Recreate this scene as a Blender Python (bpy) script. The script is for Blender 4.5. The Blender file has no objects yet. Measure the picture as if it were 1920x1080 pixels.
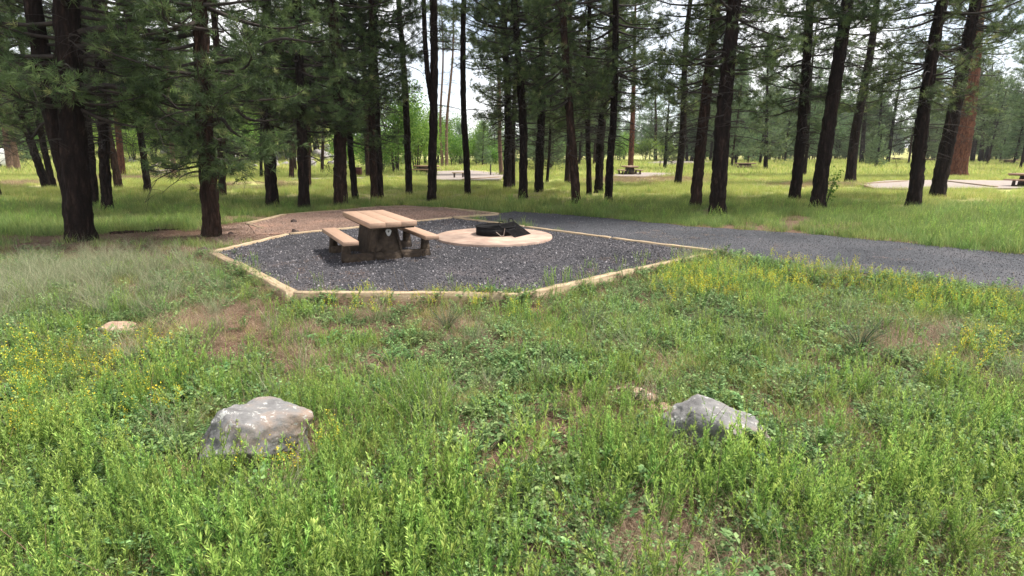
import bpy, math, random
import numpy as np
from mathutils import Vector, Matrix, Euler, Quaternion

sc = bpy.context.scene
R = math.radians

# ------------------------------------------------------------------ camera, world, sun, exposure
CAM_Z = 2.2
FPX = 1050.0                      # focal length in pixels of the 1920 px photograph
PITCH = math.atan((540 - 284) / FPX)
cam_data = bpy.data.cameras.new('camera')
cam_data.sensor_width = 36.0
cam_data.lens = 36.0 * FPX / 1920.0
cam_data.clip_start = 0.05
cam_data.clip_end = 6000
cam = bpy.data.objects.new('camera', cam_data)
cam.location = (0, 0, CAM_Z)
cam.rotation_euler = (math.pi / 2 - PITCH, 0, 0)
sc.collection.objects.link(cam)
sc.camera = cam

SUN_EL, SUN_AZ = R(61), R(80)     # azimuth measured from +Y towards +X (sun high at the right)
world = bpy.data.worlds.new('World')
sc.world = world
world.use_nodes = True
wn = world.node_tree
for n in list(wn.nodes):
    wn.nodes.remove(n)
sky = wn.nodes.new('ShaderNodeTexSky')
sky.sky_type = 'NISHITA'
sky.sun_disc = False
sky.sun_elevation = SUN_EL
sky.sun_rotation = SUN_AZ
sky.altitude = 1500
sky.air_density = 1.0
sky.dust_density = 2.5
bg = wn.nodes.new('ShaderNodeBackground')
bg.inputs['Strength'].default_value = 0.085
wo = wn.nodes.new('ShaderNodeOutputWorld')
# thin bright cloud over most of the sky, with blue showing in places
wtc = wn.nodes.new('ShaderNodeTexCoord')
wnz = wn.nodes.new('ShaderNodeTexNoise')
wnz.inputs['Scale'].default_value = 2.6
wnz.inputs['Detail'].default_value = 6
wn.links.new(wtc.outputs['Generated'], wnz.inputs['Vector'])
wrp = wn.nodes.new('ShaderNodeMapRange')
wrp.inputs[1].default_value = .36
wrp.inputs[2].default_value = .56
wrp.inputs[3].default_value = .25
wrp.inputs[4].default_value = .92
wn.links.new(wnz.outputs['Fac'], wrp.inputs[0])
wmx = wn.nodes.new('ShaderNodeMixRGB')
wmx.inputs[2].default_value = (8.2, 8.1, 8.0, 1)
wn.links.new(wrp.outputs[0], wmx.inputs[0])
wn.links.new(sky.outputs[0], wmx.inputs[1])
wn.links.new(wmx.outputs[0], bg.inputs['Color'])
wn.links.new(bg.outputs[0], wo.inputs['Surface'])

sun_data = bpy.data.lights.new('sun', 'SUN')
sun_data.energy = 3.3
sun_data.angle = R(9)
sun_data.color = (1.0, 0.95, 0.86)
sun = bpy.data.objects.new('sun', sun_data)
sd = Vector((math.cos(SUN_EL) * math.sin(SUN_AZ), math.cos(SUN_EL) * math.cos(SUN_AZ), math.sin(SUN_EL)))
sun.rotation_euler = (-sd).to_track_quat('-Z', 'Y').to_euler()
sun.location = sd * 60
sc.collection.objects.link(sun)

sc.view_settings.view_transform = 'Standard'
sc.view_settings.look = 'None'
sc.view_settings.gamma = 1.0
sc.view_settings.use_curve_mapping = False
sc.view_settings.exposure = 1.3
sc.render.engine = 'CYCLES'
sc.cycles.max_bounces = 5
sc.cycles.diffuse_bounces = 3
sc.cycles.transmission_bounces = 3
sc.cycles.glossy_bounces = 2

rng = np.random.default_rng(7)
random.seed(7)
C = sc.collection

# ------------------------------------------------------------------ authoring helpers: picture point <-> place
cp, sp_ = math.cos(PITCH), math.sin(PITCH)


def ray(px, py):
    u, v = (px - 960) / FPX, (540 - py) / FPX
    return Vector((u, cp + v * sp_, -sp_ + v * cp))


def P(px, py, z=0.0):
    d = ray(px, py)
    t = (z - CAM_Z) / d.z
    return Vector((d.x * t, d.y * t, z))


def proj(x, y, z):
    dz = z - CAM_Z
    w = y * cp - dz * sp_
    v = y * sp_ + dz * cp
    return 960 + FPX * x / w, 540 - FPX * v / w


# front line of pad and drive (as a function of x)
FL = [P(-900, 470, .1), P(300, 462, .1), P(396, 472, .1), P(545, 549, .1), P(985, 552, .1), P(1345, 474, .1),
      P(1500, 500, .1), P(1660, 520, .1), P(1920, 552, .1), P(2300, 600, .1)]
FLx = np.array([p.x for p in FL])
FLy = np.array([p.y for p in FL])


def sstep(a, b, x):
    t = np.clip((x - a) / (b - a), 0, 1)
    return t * t * (3 - 2 * t)


def H(x, y):
    x = np.asarray(x, float)
    y = np.asarray(y, float)
    g = np.interp(x, FLx, FLy) - y
    wid = np.where(x > P(1345, 474, .1).x, 2.2, 0.5)
    z = 0.10 - 0.15 * sstep(0, 1, g / wid)
    und = 0.035 * np.sin(x * 1.3 + 0.7) * np.sin(y * 1.1 + 1.2) + 0.02 * np.sin(x * 3.1 + y * 2.3)
    z = z + und * sstep(0.4, 1.5, g)
    far = sstep(24, 40, y)
    z = z + far * (0.12 * np.sin(x * .11 + 1) * np.sin(y * .13))
    # rocky hillside rising behind the left half
    ang = x / np.maximum(y, 1)
    side = 1 - sstep(-0.36, -0.17, ang)
    z = z + side * 10.5 * sstep(72, 150, y) * (y > 0)
    z = z + sstep(200, 700, y) * 6
    return z


def PG(px, py):
    """point of the ground seen at a picture point"""
    d = ray(px, py)
    t = 1.0
    last = None
    ts = np.concatenate([np.linspace(1, 40, 800), np.linspace(40, 400, 1500)])
    zz = CAM_Z + d.z * ts
    hh = H(d.x * ts, d.y * ts)
    k = np.argmax(zz < hh) if np.any(zz < hh) else len(ts) - 1
    t = ts[k]
    x, y = d.x * t, d.y * t
    return Vector((x, y, float(H(x, y))))


# ------------------------------------------------------------------ mesh helpers
def np_mesh(name, verts, tris=None, quads=None, col=None, smooth=False):
    me = bpy.data.meshes.new(name)
    verts = np.asarray(verts, np.float32).reshape(-1, 3)
    nt = 0 if tris is None else len(tris)
    nq = 0 if quads is None else len(quads)
    me.vertices.add(len(verts))
    me.vertices.foreach_set('co', verts.ravel())
    loops = []
    if nt:
        loops.append(np.asarray(tris, np.int32).ravel())
    if nq:
        loops.append(np.asarray(quads, np.int32).ravel())
    loops = np.concatenate(loops)
    me.loops.add(len(loops))
    me.loops.foreach_set('vertex_index', loops)
    me.polygons.add(nt + nq)
    starts = np.concatenate([np.arange(nt) * 3, nt * 3 + np.arange(nq) * 4]).astype(np.int32)
    me.polygons.foreach_set('loop_start', starts)
    if smooth:
        me.polygons.foreach_set('use_smooth', np.ones(nt + nq, bool))
    if col is not None:
        at = me.attributes.new('rnd', 'FLOAT', 'POINT')
        at.data.foreach_set('value', np.asarray(col, np.float32).ravel())
    me.update(calc_edges=True)
    return me


def add(name, me, m=None, parent=None, **kw):
    if m is not None and me is not None and len(me.materials) == 0:
        me.materials.append(m)
    o = bpy.data.objects.new(name, me)
    C.objects.link(o)
    if parent is not None:
        o.parent = parent
    for k, v in kw.items():
        o[k] = v
    return o


def tag(o, label, cat=None, group=None, kind=None):
    o['label'] = label
    if cat:
        o['category'] = cat
    if group:
        o['group'] = group
    if kind:
        o['kind'] = kind
    return o


def thing(name, label, cat, loc=(0, 0, 0), rot=(0, 0, 0), group=None, scale=1.0):
    o = bpy.data.objects.new(name, None)
    C.objects.link(o)
    o.location = loc
    o.rotation_euler = rot
    o.scale = (scale,) * 3
    o.empty_display_size = .2
    return tag(o, label, cat, group)


def copy_tree(o, parent=None):
    c = o.copy()
    C.objects.link(c)
    if parent is not None:
        c.parent = parent
    for ch in list(o.children):
        copy_tree(ch, c)
    return c


def tubes(pts, rad, sides):
    """pts (N,K,3), rad (N,K) -> verts, quads"""
    pts = np.asarray(pts, float)
    rad = np.asarray(rad, float)
    N, K = pts.shape[:2]
    tan = np.gradient(pts, axis=1)
    tan /= np.linalg.norm(tan, axis=2, keepdims=True) + 1e-9
    ref = np.zeros_like(tan)
    mz = np.abs(tan[:, :1, 2:3]) > 0.8
    ref[...] = np.where(mz, np.array([1., 0, 0]), np.array([0, 0, 1.]))
    a = np.cross(tan, ref)
    a /= np.linalg.norm(a, axis=2, keepdims=True) + 1e-9
    b = np.cross(tan, a)
    th = np.arange(sides) * 2 * math.pi / sides
    ring = (a[:, :, None] * np.cos(th)[None, None, :, None] + b[:, :, None] * np.sin(th)[None, None, :, None])
    v = pts[:, :, None] + ring * rad[:, :, None, None]
    base = (np.arange(N) * K * sides)[:, None, None]
    i = (np.arange(K - 1) * sides)[None, :, None]
    j = np.arange(sides)[None, None, :]
    j2 = (j + 1) % sides
    q = np.stack([base + i + j, base + i + j2, base + i + sides + j2, base + i + sides + j], -1).reshape(-1, 4)
    return v.reshape(-1, 3), q


class Geo:
    def __init__(self):
        self.v, self.t, self.q, self.c, self.n = [], [], [], [], 0

    def add(self, v, t=None, q=None, c=0.5):
        v = np.asarray(v, float).reshape(-1, 3)
        if t is not None and len(t):
            self.t.append(np.asarray(t) + self.n)
        if q is not None and len(q):
            self.q.append(np.asarray(q) + self.n)
        self.v.append(v)
        self.c.append(np.full(len(v), c) if np.isscalar(c) else np.asarray(c))
        self.n += len(v)

    def mesh(self, name, smooth=False):
        return np_mesh(name, np.concatenate(self.v), np.concatenate(self.t) if self.t else None,
                       np.concatenate(self.q) if self.q else None, np.concatenate(self.c), smooth)


def box_geo(g, x0, x1, y0, y1, z0, z1, bev=0.0, M=None):
    """bevelled box: 8 corners cut along the long top/bottom edges"""
    if bev <= 0:
        v = np.array([[x0, y0, z0], [x1, y0, z0], [x1, y1, z0], [x0, y1, z0], [x0, y0, z1], [x1, y0, z1], [x1, y1, z1], [x0, y1, z1]], float)
        q = [[3, 2, 1, 0], [4, 5, 6, 7], [0, 1, 5, 4], [1, 2, 6, 5], [2, 3, 7, 6], [3, 0, 4, 7]]
    else:
        b = bev
        rings = [(z0, b), (z0 + b, 0), (z1 - b, 0), (z1, b)]
        v, q = [], []
        for z, i in rings:
            v += [[x0 + i, y0 + b, z], [x0 + b, y0 + i, z], [x1 - b, y0 + i, z], [x1 - i, y0 + b, z],
                  [x1 - i, y1 - b, z], [x1 - b, y1 - i, z], [x0 + b, y1 - i, z], [x0 + i, y1 - b, z]]
        v = np.array(v, float)
        # inset rings collapse to rectangles with cut corners
        for r in range(3):
            for k in range(8):
                k2 = (k + 1) % 8
                q.append([r * 8 + k, r * 8 + k2, r * 8 + 8 + k2, r * 8 + 8 + k])
        t_ = 24
        q += [[t_ + 0, t_ + 1, t_ + 2, t_ + 3], [t_ + 0, t_ + 3, t_ + 4, t_ + 7], [t_ + 7, t_ + 4, t_ + 5, t_ + 6]]
        q += [[3, 2, 1, 0], [7, 4, 3, 0], [6, 5, 4, 7]]
    if M is not None:
        v = np.array([list(M @ Vector(p)) for p in v])
    g.add(v, q=q)


def prism_geo(g, outline, z0, z1, top_scale=1.0):
    n = len(outline)
    o = np.array(outline, float)
    v = np.concatenate([np.c_[o, np.full(n, z0)], np.c_[o * top_scale, np.full(n, z1)]])
    q = [[k, (k + 1) % n, n + (k + 1) % n, n + k] for k in range(n)]
    t = [[0, k + 1, k] for k in range(1, n - 1)] + [[n, n + k, n + k + 1] for k in range(1, n - 1)]
    g.add(v, t=t, q=q)


# ------------------------------------------------------------------ materials
def nodes(name):
    m = bpy.data.materials.new(name)
    m.use_nodes = True
    nt = m.node_tree
    for n in list(nt.nodes):
        nt.nodes.remove(n)
    out = nt.nodes.new('ShaderNodeOutputMaterial')
    return m, nt, out


def N(nt, typ, **kw):
    n = nt.nodes.new(typ)
    for k, v in kw.items():
        if k.startswith('_'):
            setattr(n, k[1:], v)
        else:
            n.inputs[k].default_value = v
    return n


def ramp(nt, stops):
    r = nt.nodes.new('ShaderNodeValToRGB')
    e = r.color_ramp.elements
    while len(e) > 1:
        e.remove(e[0])
    e[0].position = stops[0][0]
    e[0].color = (*stops[0][1], 1)
    for p, c in stops[1:]:
        k = e.new(p)
        k.color = (*c, 1)
    return r


def solid(name, stops, scale=8, rough=.85, bump=.3, bscale=40, stretch=(1, 1, 1), coord='Object', detail=6, dist=.01, metallic=0, spec=.3, rnd=0.0, voro=False, big=0.0, bigs=.9):
    m, nt, out = nodes(name)
    tc = N(nt, 'ShaderNodeTexCoord')
    mp = N(nt, 'ShaderNodeMapping')
    mp.inputs['Scale'].default_value = stretch
    nt.links.new(tc.outputs[coord], mp.inputs[0])
    n1 = N(nt, 'ShaderNodeTexNoise', Scale=scale, Detail=detail, Roughness=.65)
    nt.links.new(mp.outputs[0], n1.inputs['Vector'])
    r = ramp(nt, stops)
    nt.links.new(n1.outputs['Fac'], r.inputs[0])
    col = r.outputs[0]
    bs = N(nt, 'ShaderNodeBsdfPrincipled', Roughness=rough, Metallic=metallic)
    bs.inputs['Specular IOR Level'].default_value = spec
    if big > 0:
        nb_ = N(nt, 'ShaderNodeTexNoise', Scale=bigs, Detail=4)
        nt.links.new(tc.outputs[coord], nb_.inputs['Vector'])
        rb = ramp(nt, [(.32, (1 - big, 1 - big * .95, 1 - big * .9)), (.52, (1, 1, 1)), (.7, (1 + big * 1.1, 1 + big * .85, 1 + big * .7))])
        nt.links.new(nb_.outputs['Fac'], rb.inputs[0])
        mb = N(nt, 'ShaderNodeMixRGB', _blend_type='MULTIPLY')
        mb.inputs[0].default_value = 1
        nt.links.new(col, mb.inputs[1])
        nt.links.new(rb.outputs[0], mb.inputs[2])
        col = mb.outputs[0]
    if rnd > 0:
        oi = N(nt, 'ShaderNodeObjectInfo')
        mr = N(nt, 'ShaderNodeMapRange')
        mr.inputs[3].default_value = 1 - rnd
        mr.inputs[4].default_value = 1 + rnd
        nt.links.new(oi.outputs['Random'], mr.inputs[0])
        hs = N(nt, 'ShaderNodeHueSaturation')
        nt.links.new(mr.outputs[0], hs.inputs['Value'])
        nt.links.new(col, hs.inputs['Color'])
        col = hs.outputs[0]
    nt.links.new(col, bs.inputs['Base Color'])
    if bump > 0:
        if voro:
            n2 = N(nt, 'ShaderNodeTexVoronoi', Scale=bscale)
            o2 = n2.outputs['Distance']
        else:
            n2 = N(nt, 'ShaderNodeTexNoise', Scale=bscale, Detail=5)
            o2 = n2.outputs['Fac']
        nt.links.new(mp.outputs[0], n2.inputs['Vector'])
        bp = N(nt, 'ShaderNodeBump', Strength=bump, Distance=dist)
        nt.links.new(o2, bp.inputs['Height'])
        nt.links.new(bp.outputs[0], bs.inputs['Normal'])
    nt.links.new(bs.outputs[0], out.inputs[0])
    return m


def leafy(name, stops, transl=.35, rough=.6, noise=.6, hue=.02, val=.25):
    """leaf material: colour from the per-leaf value 'rnd', varied per plant"""
    m, nt, out = nodes(name)
    at = N(nt, 'ShaderNodeAttribute', _attribute_name='rnd')
    r = ramp(nt, stops)
    nt.links.new(at.outputs['Fac'], r.inputs[0])
    oi = N(nt, 'ShaderNodeObjectInfo')
    hs = N(nt, 'ShaderNodeHueSaturation')
    mr = N(nt, 'ShaderNodeMapRange')
    mr.inputs[3].default_value = 1 - val
    mr.inputs[4].default_value = 1 + val
    nt.links.new(oi.outputs['Random'], mr.inputs[0])
    nt.links.new(mr.outputs[0], hs.inputs['Value'])
    mr2 = N(nt, 'ShaderNodeMapRange')
    wn_ = N(nt, 'ShaderNodeTexWhiteNoise')
    wn_.noise_dimensions = '1D'
    nt.links.new(oi.outputs['Random'], wn_.inputs['W'])
    mr2.inputs[3].default_value = .5 - hue
    mr2.inputs[4].default_value = .5 + hue
    nt.links.new(wn_.outputs['Value'], mr2.inputs[0])
    nt.links.new(mr2.outputs[0], hs.inputs['Hue'])
    nt.links.new(r.outputs[0], hs.inputs['Color'])
    bs = N(nt, 'ShaderNodeBsdfPrincipled', Roughness=rough)
    bs.inputs['Specular IOR Level'].default_value = .25
    nt.links.new(hs.outputs[0], bs.inputs['Base Color'])
    tr = N(nt, 'ShaderNodeBsdfTranslucent')
    nt.links.new(hs.outputs[0], tr.inputs['Color'])
    mx = N(nt, 'ShaderNodeMixShader')
    mx.inputs[0].default_value = transl
    nt.links.new(bs.outputs[0], mx.inputs[1])
    nt.links.new(tr.outputs[0], mx.inputs[2])
    nt.links.new(mx.outputs[0], out.inputs[0])
    return m


def bark_mat(name, dark, mid, lite, plate=.5):
    m, nt, out = nodes(name)
    tc = N(nt, 'ShaderNodeTexCoord')
    mp = N(nt, 'ShaderNodeMapping')
    mp.inputs['Scale'].default_value = (1, 1, .22)
    nt.links.new(tc.outputs['Object'], mp.inputs[0])
    nz = N(nt, 'ShaderNodeTexNoise', Scale=5, Detail=4)
    nt.links.new(mp.outputs[0], nz.inputs['Vector'])
    mixv = N(nt, 'ShaderNodeMixRGB')
    mixv.inputs[0].default_value = .12
    nt.links.new(mp.outputs[0], mixv.inputs[1])
    nt.links.new(nz.outputs['Color'], mixv.inputs[2])
    vo = N(nt, 'ShaderNodeTexVoronoi', Scale=13)
    vo.feature = 'DISTANCE_TO_EDGE'
    nt.links.new(mixv.outputs[0], vo.inputs['Vector'])
    n2 = N(nt, 'ShaderNodeTexNoise', Scale=9, Detail=7, Roughness=.7)
    nt.links.new(mp.outputs[0], n2.inputs['Vector'])
    r = ramp(nt, [(.3, dark), (.55, mid), (.78, lite)])
    nt.links.new(n2.outputs['Fac'], r.inputs[0])
    r2 = ramp(nt, [(0, (.25, .25, .25)), (.12, (1, 1, 1))])
    nt.links.new(vo.outputs['Distance'], r2.inputs[0])
    mu = N(nt, 'ShaderNodeMixRGB', _blend_type='MULTIPLY')
    mu.inputs[0].default_value = plate
    nt.links.new(r.outputs[0], mu.inputs[1])
    nt.links.new(r2.outputs[0], mu.inputs[2])
    bs = N(nt, 'ShaderNodeBsdfPrincipled', Roughness=.95)
    bs.inputs['Specular IOR Level'].default_value = .1
    nt.links.new(mu.outputs[0], bs.inputs['Base Color'])
    ad = N(nt, 'ShaderNodeMath', _operation='MULTIPLY_ADD')
    ad.inputs[1].default_value = 2.5
    nt.links.new(vo.outputs['Distance'], ad.inputs[0])
    nt.links.new(n2.outputs['Fac'], ad.inputs[2])
    bp = N(nt, 'ShaderNodeBump', Strength=.8, Distance=.03)
    nt.links.new(ad.outputs[0], bp.inputs['Height'])
    nt.links.new(bp.outputs[0], bs.inputs['Normal'])
    nt.links.new(bs.outputs[0], out.inputs[0])
    return m


def ground_mat():
    m, nt, out = nodes('ground_soil_and_turf')
    tc = N(nt, 'ShaderNodeTexCoord')
    big = N(nt, 'ShaderNodeTexNoise', Scale=.22, Detail=5, Roughness=.6)
    nt.links.new(tc.outputs['Object'], big.inputs['Vector'])
    fine = N(nt, 'ShaderNodeTexNoise', Scale=14, Detail=8, Roughness=.75)
    nt.links.new(tc.outputs['Object'], fine.inputs['Vector'])
    soil = ramp(nt, [(.32, (.045, .028, .02)), (.5, (.12, .075, .052)), (.7, (.22, .15, .11))])
    nt.links.new(fine.outputs['Fac'], soil.inputs[0])
    turf = ramp(nt, [(.3, (.22, .24, .07)), (.45, (.38, .40, .13)), (.58, (.52, .48, .22)), (.72, (.54, .43, .27))])  # bright yellow stops paint the meadow's sunlight into the turf
    nt.links.new(big.outputs['Fac'], turf.inputs[0])
    tm = N(nt, 'ShaderNodeMixRGB', _blend_type='MULTIPLY')
    tm.inputs[0].default_value = .6
    fr = ramp(nt, [(.3, (.45, .45, .45)), (.7, (1.2, 1.2, 1.2))])
    nt.links.new(fine.outputs['Fac'], fr.inputs[0])
    nt.links.new(turf.outputs[0], tm.inputs[1])
    nt.links.new(fr.outputs[0], tm.inputs[2])
    at = N(nt, 'ShaderNodeAttribute', _attribute_name='rnd')
    mx = N(nt, 'ShaderNodeMixRGB')
    nt.links.new(at.outputs['Fac'], mx.inputs[0])
    nt.links.new(soil.outputs[0], mx.inputs[1])
    nt.links.new(tm.outputs[0], mx.inputs[2])
    bs = N(nt, 'ShaderNodeBsdfPrincipled', Roughness=.95)
    bs.inputs['Specular IOR Level'].default_value = .1
    nt.links.new(mx.outputs[0], bs.inputs['Base Color'])
    bp = N(nt, 'ShaderNodeBump', Strength=.8, Distance=.03)
    nt.links.new(fine.outputs['Fac'], bp.inputs['Height'])
    nt.links.new(bp.outputs[0], bs.inputs['Normal'])
    nt.links.new(bs.outputs[0], out.inputs[0])
    return m


M_ground = ground_mat()
M_cinder = solid('dark_cinder_gravel', [(.3, (.022, .021, .025)), (.5, (.058, .055, .063)), (.7, (.12, .115, .124))], scale=70, big=.5, bigs=.7, bump=1, bscale=55, dist=.02, voro=True)
M_drive = solid('blue_grey_cinder_drive', [(.3, (.020, .021, .026)), (.5, (.052, .054, .063)), (.7, (.11, .113, .125))], big=.35, bigs=.6, scale=60, bump=.8, bscale=45, dist=.015, voro=True)
M_tent = solid('brown_fine_gravel', [(.3, (.10, .058, .042)), (.5, (.19, .118, .088)), (.7, (.29, .19, .15))], big=.3, scale=35, bump=.6, bscale=50, dist=.01)
M_pale = solid('pale_dusty_gravel', [(.3, (.20, .165, .145)), (.5, (.28, .235, .21)), (.7, (.36, .31, .28))], scale=12, bump=.3, bscale=40)
M_stone_d = solid('cinder_stone_dark', [(.3, (.032, .031, .036)), (.7, (.095, .092, .103))], scale=30, rnd=.6, rough=.8, bump=.3)
M_stone_l = solid('cinder_stone_light', [(.3, (.14, .13, .14)), (.7, (.30, .28, .29))], scale=30, rnd=.5, rough=.8, bump=.3)
M_stone_b = solid('brown_gravel_stone', [(.3, (.16, .10, .08)), (.7, (.38, .28, .23))], scale=30, rnd=.5, rough=.8, bump=.3)
M_timber = solid('weathered_tan_timber', [(.25, (.16, .10, .06)), (.42, (.28, .205, .13)), (.6, (.41, .32, .215)), (.8, (.50, .42, .31))], scale=3.2, stretch=(.5, 6, 6), bump=.6, bscale=9, rough=.85, detail=9, rnd=.12)
M_timber_old = solid('darker_weathered_timber', [(.25, (.10, .075, .055)), (.5, (.23, .165, .11)), (.75, (.38, .295, .21))], scale=3.2, stretch=(.5, 6, 6), bump=.6, bscale=9, rough=.9, detail=9, rnd=.12)
M_plank = solid('tan_recycled_plank', [(.3, (.31, .20, .14)), (.7, (.39, .26, .19))], scale=4, stretch=(6, .6, 6), bump=.12, bscale=16, rough=.6, rnd=.04)
M_slab = solid('pink_tan_concrete', [(.3, (.27, .19, .15)), (.5, (.35, .25, .20)), (.7, (.41, .31, .25))], scale=3.5, big=.3, bump=.15, bscale=60, rough=.85)
M_pedestal = solid('dark_brown_cast_concrete', [(.3, (.026, .018, .014)), (.5, (.056, .040, .029)), (.72, (.12, .088, .06))], scale=5, bump=.9, bscale=9, dist=.04, rough=.9)
M_emblem = solid('pale_grey_emblem', [(.3, (.68, .68, .68)), (.7, (.8, .8, .8))], scale=10, bump=0, rough=.6)
M_emblem_d = solid('dark_emblem_mark', [(.3, (.10, .10, .11)), (.7, (.2, .2, .2))], scale=10, bump=0, rough=.6)
M_iron = solid('black_fire_iron', [(.3, (.005, .005, .006)), (.6, (.013, .012, .013)), (.8, (.03, .024, .022))], scale=6, bump=.2, bscale=40, rough=.75, metallic=0, spec=.15)
M_ash = solid('ash_and_char', [(.3, (.03, .03, .03)), (.7, (.2, .19, .18))], scale=9, bump=.6, bscale=20)
M_rock = None
M_white = solid('white_vehicle_paint', [(.3, (.75, .76, .78)), (.7, (.82, .83, .84))], scale=3, bump=0, rough=.35)
M_glass = solid('dark_window_glass', [(.3, (.02, .025, .03)), (.7, (.04, .045, .05))], scale=3, bump=0, rough=.1, spec=.6)
M_rubber = solid('black_tyre_rubber', [(.3, (.015, .015, .015)), (.7, (.03, .03, .03))], scale=9, bump=0)
M_maroon = solid('dull_maroon_paint', [(.3, (.045, .012, .012)), (.7, (.09, .025, .022))], scale=5, bump=.1, rough=.7)
M_post = solid('grey_brown_post', [(.3, (.05, .042, .036)), (.7, (.12, .10, .085))], scale=5, bump=.4)
M_greywood = solid('grey_bleached_wood', [(.3, (.13, .10, .085)), (.7, (.36, .31, .27))], scale=4, stretch=(1, 1, 5), bump=.5)

M_bark = bark_mat('dark_pine_bark', (.007, .0055, .005), (.020, .0135, .0115), (.085, .055, .043))
M_bark_brown = bark_mat('brown_pine_bark', (.011, .008, .007), (.040, .024, .018), (.15, .088, .062))
M_bark_red = bark_mat('red_ponderosa_bark', (.05, .022, .016), (.14, .06, .040), (.24, .12, .082), .7)
M_bark_pale = bark_mat('pale_pinkish_bark', (.10, .06, .045), (.20, .13, .10), (.32, .23, .18))
M_twig = solid('dark_branch_wood', [(.3, (.016, .013, .012)), (.7, (.06, .048, .04))], scale=4, bump=.3)
M_needle = leafy('pine_needles', [(0, (.024, .042, .020)), (.45, (.080, .125, .045)), (.8, (.18, .25, .085)), (1, (.34, .36, .15))], transl=.30, val=.2, hue=.012)
M_needle_far = leafy('far_pine_needles', [(0, (.07, .11, .06)), (.5, (.14, .21, .10)), (1, (.26, .34, .16))], transl=.35, val=.3, hue=.02)  # lighter than the near needles: fading with distance is put into the colour
M_broad = leafy('bright_broad_leaves', [(0, (.08, .16, .025)), (.5, (.16, .29, .045)), (1, (.30, .42, .09))], transl=.5, val=.2)
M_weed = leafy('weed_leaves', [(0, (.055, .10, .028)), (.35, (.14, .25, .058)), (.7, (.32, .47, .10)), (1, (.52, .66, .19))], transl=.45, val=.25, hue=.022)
M_fern = leafy('small_leaf_forb', [(0, (.05, .10, .035)), (.5, (.17, .28, .10)), (1, (.36, .50, .20))], transl=.4, val=.3, hue=.025)
M_grass = leafy('meadow_grass_blades', [(0, (.13, .20, .045)), (.4, (.29, .37, .085)), (.75, (.50, .53, .16)), (1, (.64, .56, .29))], transl=.45, val=.25, hue=.03)  # blade colours raised so the open meadow looks sunlit
M_verge = leafy('green_verge_grass', [(0, (.07, .12, .035)), (.4, (.15, .23, .065)), (.75, (.27, .37, .10)), (1, (.42, .46, .18))], transl=.45, val=.25, hue=.03)
M_dry = leafy('dry_grass_blades', [(0, (.14, .09, .06)), (.5, (.30, .21, .14)), (1, (.48, .38, .26))], transl=.3, val=.3)
M_wisp = leafy('pale_wispy_grass', [(0, (.12, .15, .07)), (.5, (.24, .27, .15)), (1, (.42, .40, .27))], transl=.4, val=.2)
M_yellow = leafy('yellow_blossom', [(0, (.45, .36, .02)), (.5, (.68, .56, .03)), (1, (.8, .7, .1))], transl=.3, val=.15, hue=.01)
M_sage = leafy('grey_green_feathery_leaves', [(0, (.09, .13, .07)), (.5, (.15, .20, .11)), (1, (.26, .31, .18))], transl=.35, val=.15)
M_litter = leafy('pine_litter', [(0, (.08, .045, .03)), (.5, (.20, .12, .08)), (1, (.40, .28, .20))], transl=.1, val=.3)


def rock_mat(name, a, b, c, lich):
    m, nt, out = nodes(name)
    tc = N(nt, 'ShaderNodeTexCoord')
    n1 = N(nt, 'ShaderNodeTexNoise', Scale=3.2, Detail=8, Roughness=.65)
    nt.links.new(tc.outputs['Object'], n1.inputs['Vector'])
    r1 = ramp(nt, [(.35, a), (.5, b), (.66, c)])
    nt.links.new(n1.outputs['Fac'], r1.inputs[0])
    n2 = N(nt, 'ShaderNodeTexNoise', Scale=13, Detail=12, Roughness=.75)
    n2.inputs['Distortion'].default_value = .3
    nt.links.new(tc.outputs['Object'], n2.inputs['Vector'])
    r2 = ramp(nt, [(.575, (0, 0, 0)), (.59, (1, 1, 1))])
    nt.links.new(n2.outputs['Fac'], r2.inputs[0])
    mx = N(nt, 'ShaderNodeMixRGB')
    mx.inputs[2].default_value = (*lich, 1)
    nt.links.new(r2.outputs[0], mx.inputs[0])
    nt.links.new(r1.outputs[0], mx.inputs[1])
    n3 = N(nt, 'ShaderNodeTexNoise', Scale=9, Detail=14, Roughness=.78)
    nt.links.new(tc.outputs['Object'], n3.inputs['Vector'])
    bp = N(nt, 'ShaderNodeBump', Strength=.7, Distance=.04)
    nt.links.new(n3.outputs['Fac'], bp.inputs['Height'])
    bs = N(nt, 'ShaderNodeBsdfPrincipled', Roughness=.9)
    bs.inputs['Specular IOR Level'].default_value = .2
    nt.links.new(mx.outputs[0], bs.inputs['Base Color'])
    nt.links.new(bp.outputs[0], bs.inputs['Normal'])
    nt.links.new(bs.outputs[0], out.inputs[0])
    return m


M_rock = rock_mat('grey_lichen_rock', (.12, .115, .115), (.21, .205, .205), (.29, .22, .18), (.46, .46, .44))
M_rock_tan = rock_mat('tan_rock', (.22, .14, .10), (.38, .26, .19), (.48, .36, .28), (.5, .45, .38))
M_rock_dark = rock_mat('dark_brown_rock', (.03, .022, .02), (.07, .05, .045), (.12, .09, .08), (.16, .14, .12))
M_rock_hill = rock_mat('grey_hillside_rock', (.12, .11, .11), (.24, .22, .22), (.36, .33, .32), (.42, .40, .38))

# ------------------------------------------------------------------ ground sheet
def poly2(pts, z, pix=True):
    return [P(a, b, z) for a, b in pts]


def in_poly(x, y, poly):
    x = np.asarray(x)
    y = np.asarray(y)
    ins = np.zeros(x.shape, bool)
    n = len(poly)
    for i in range(n):
        x1, y1 = poly[i][0], poly[i][1]
        x2, y2 = poly[(i + 1) % n][0], poly[(i + 1) % n][1]
        if y1 == y2:
            continue
        c = ((y1 > y) != (y2 > y)) & (x < (x2 - x1) * (y - y1) / (y2 - y1) + x1)
        ins ^= c
    return ins


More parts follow.
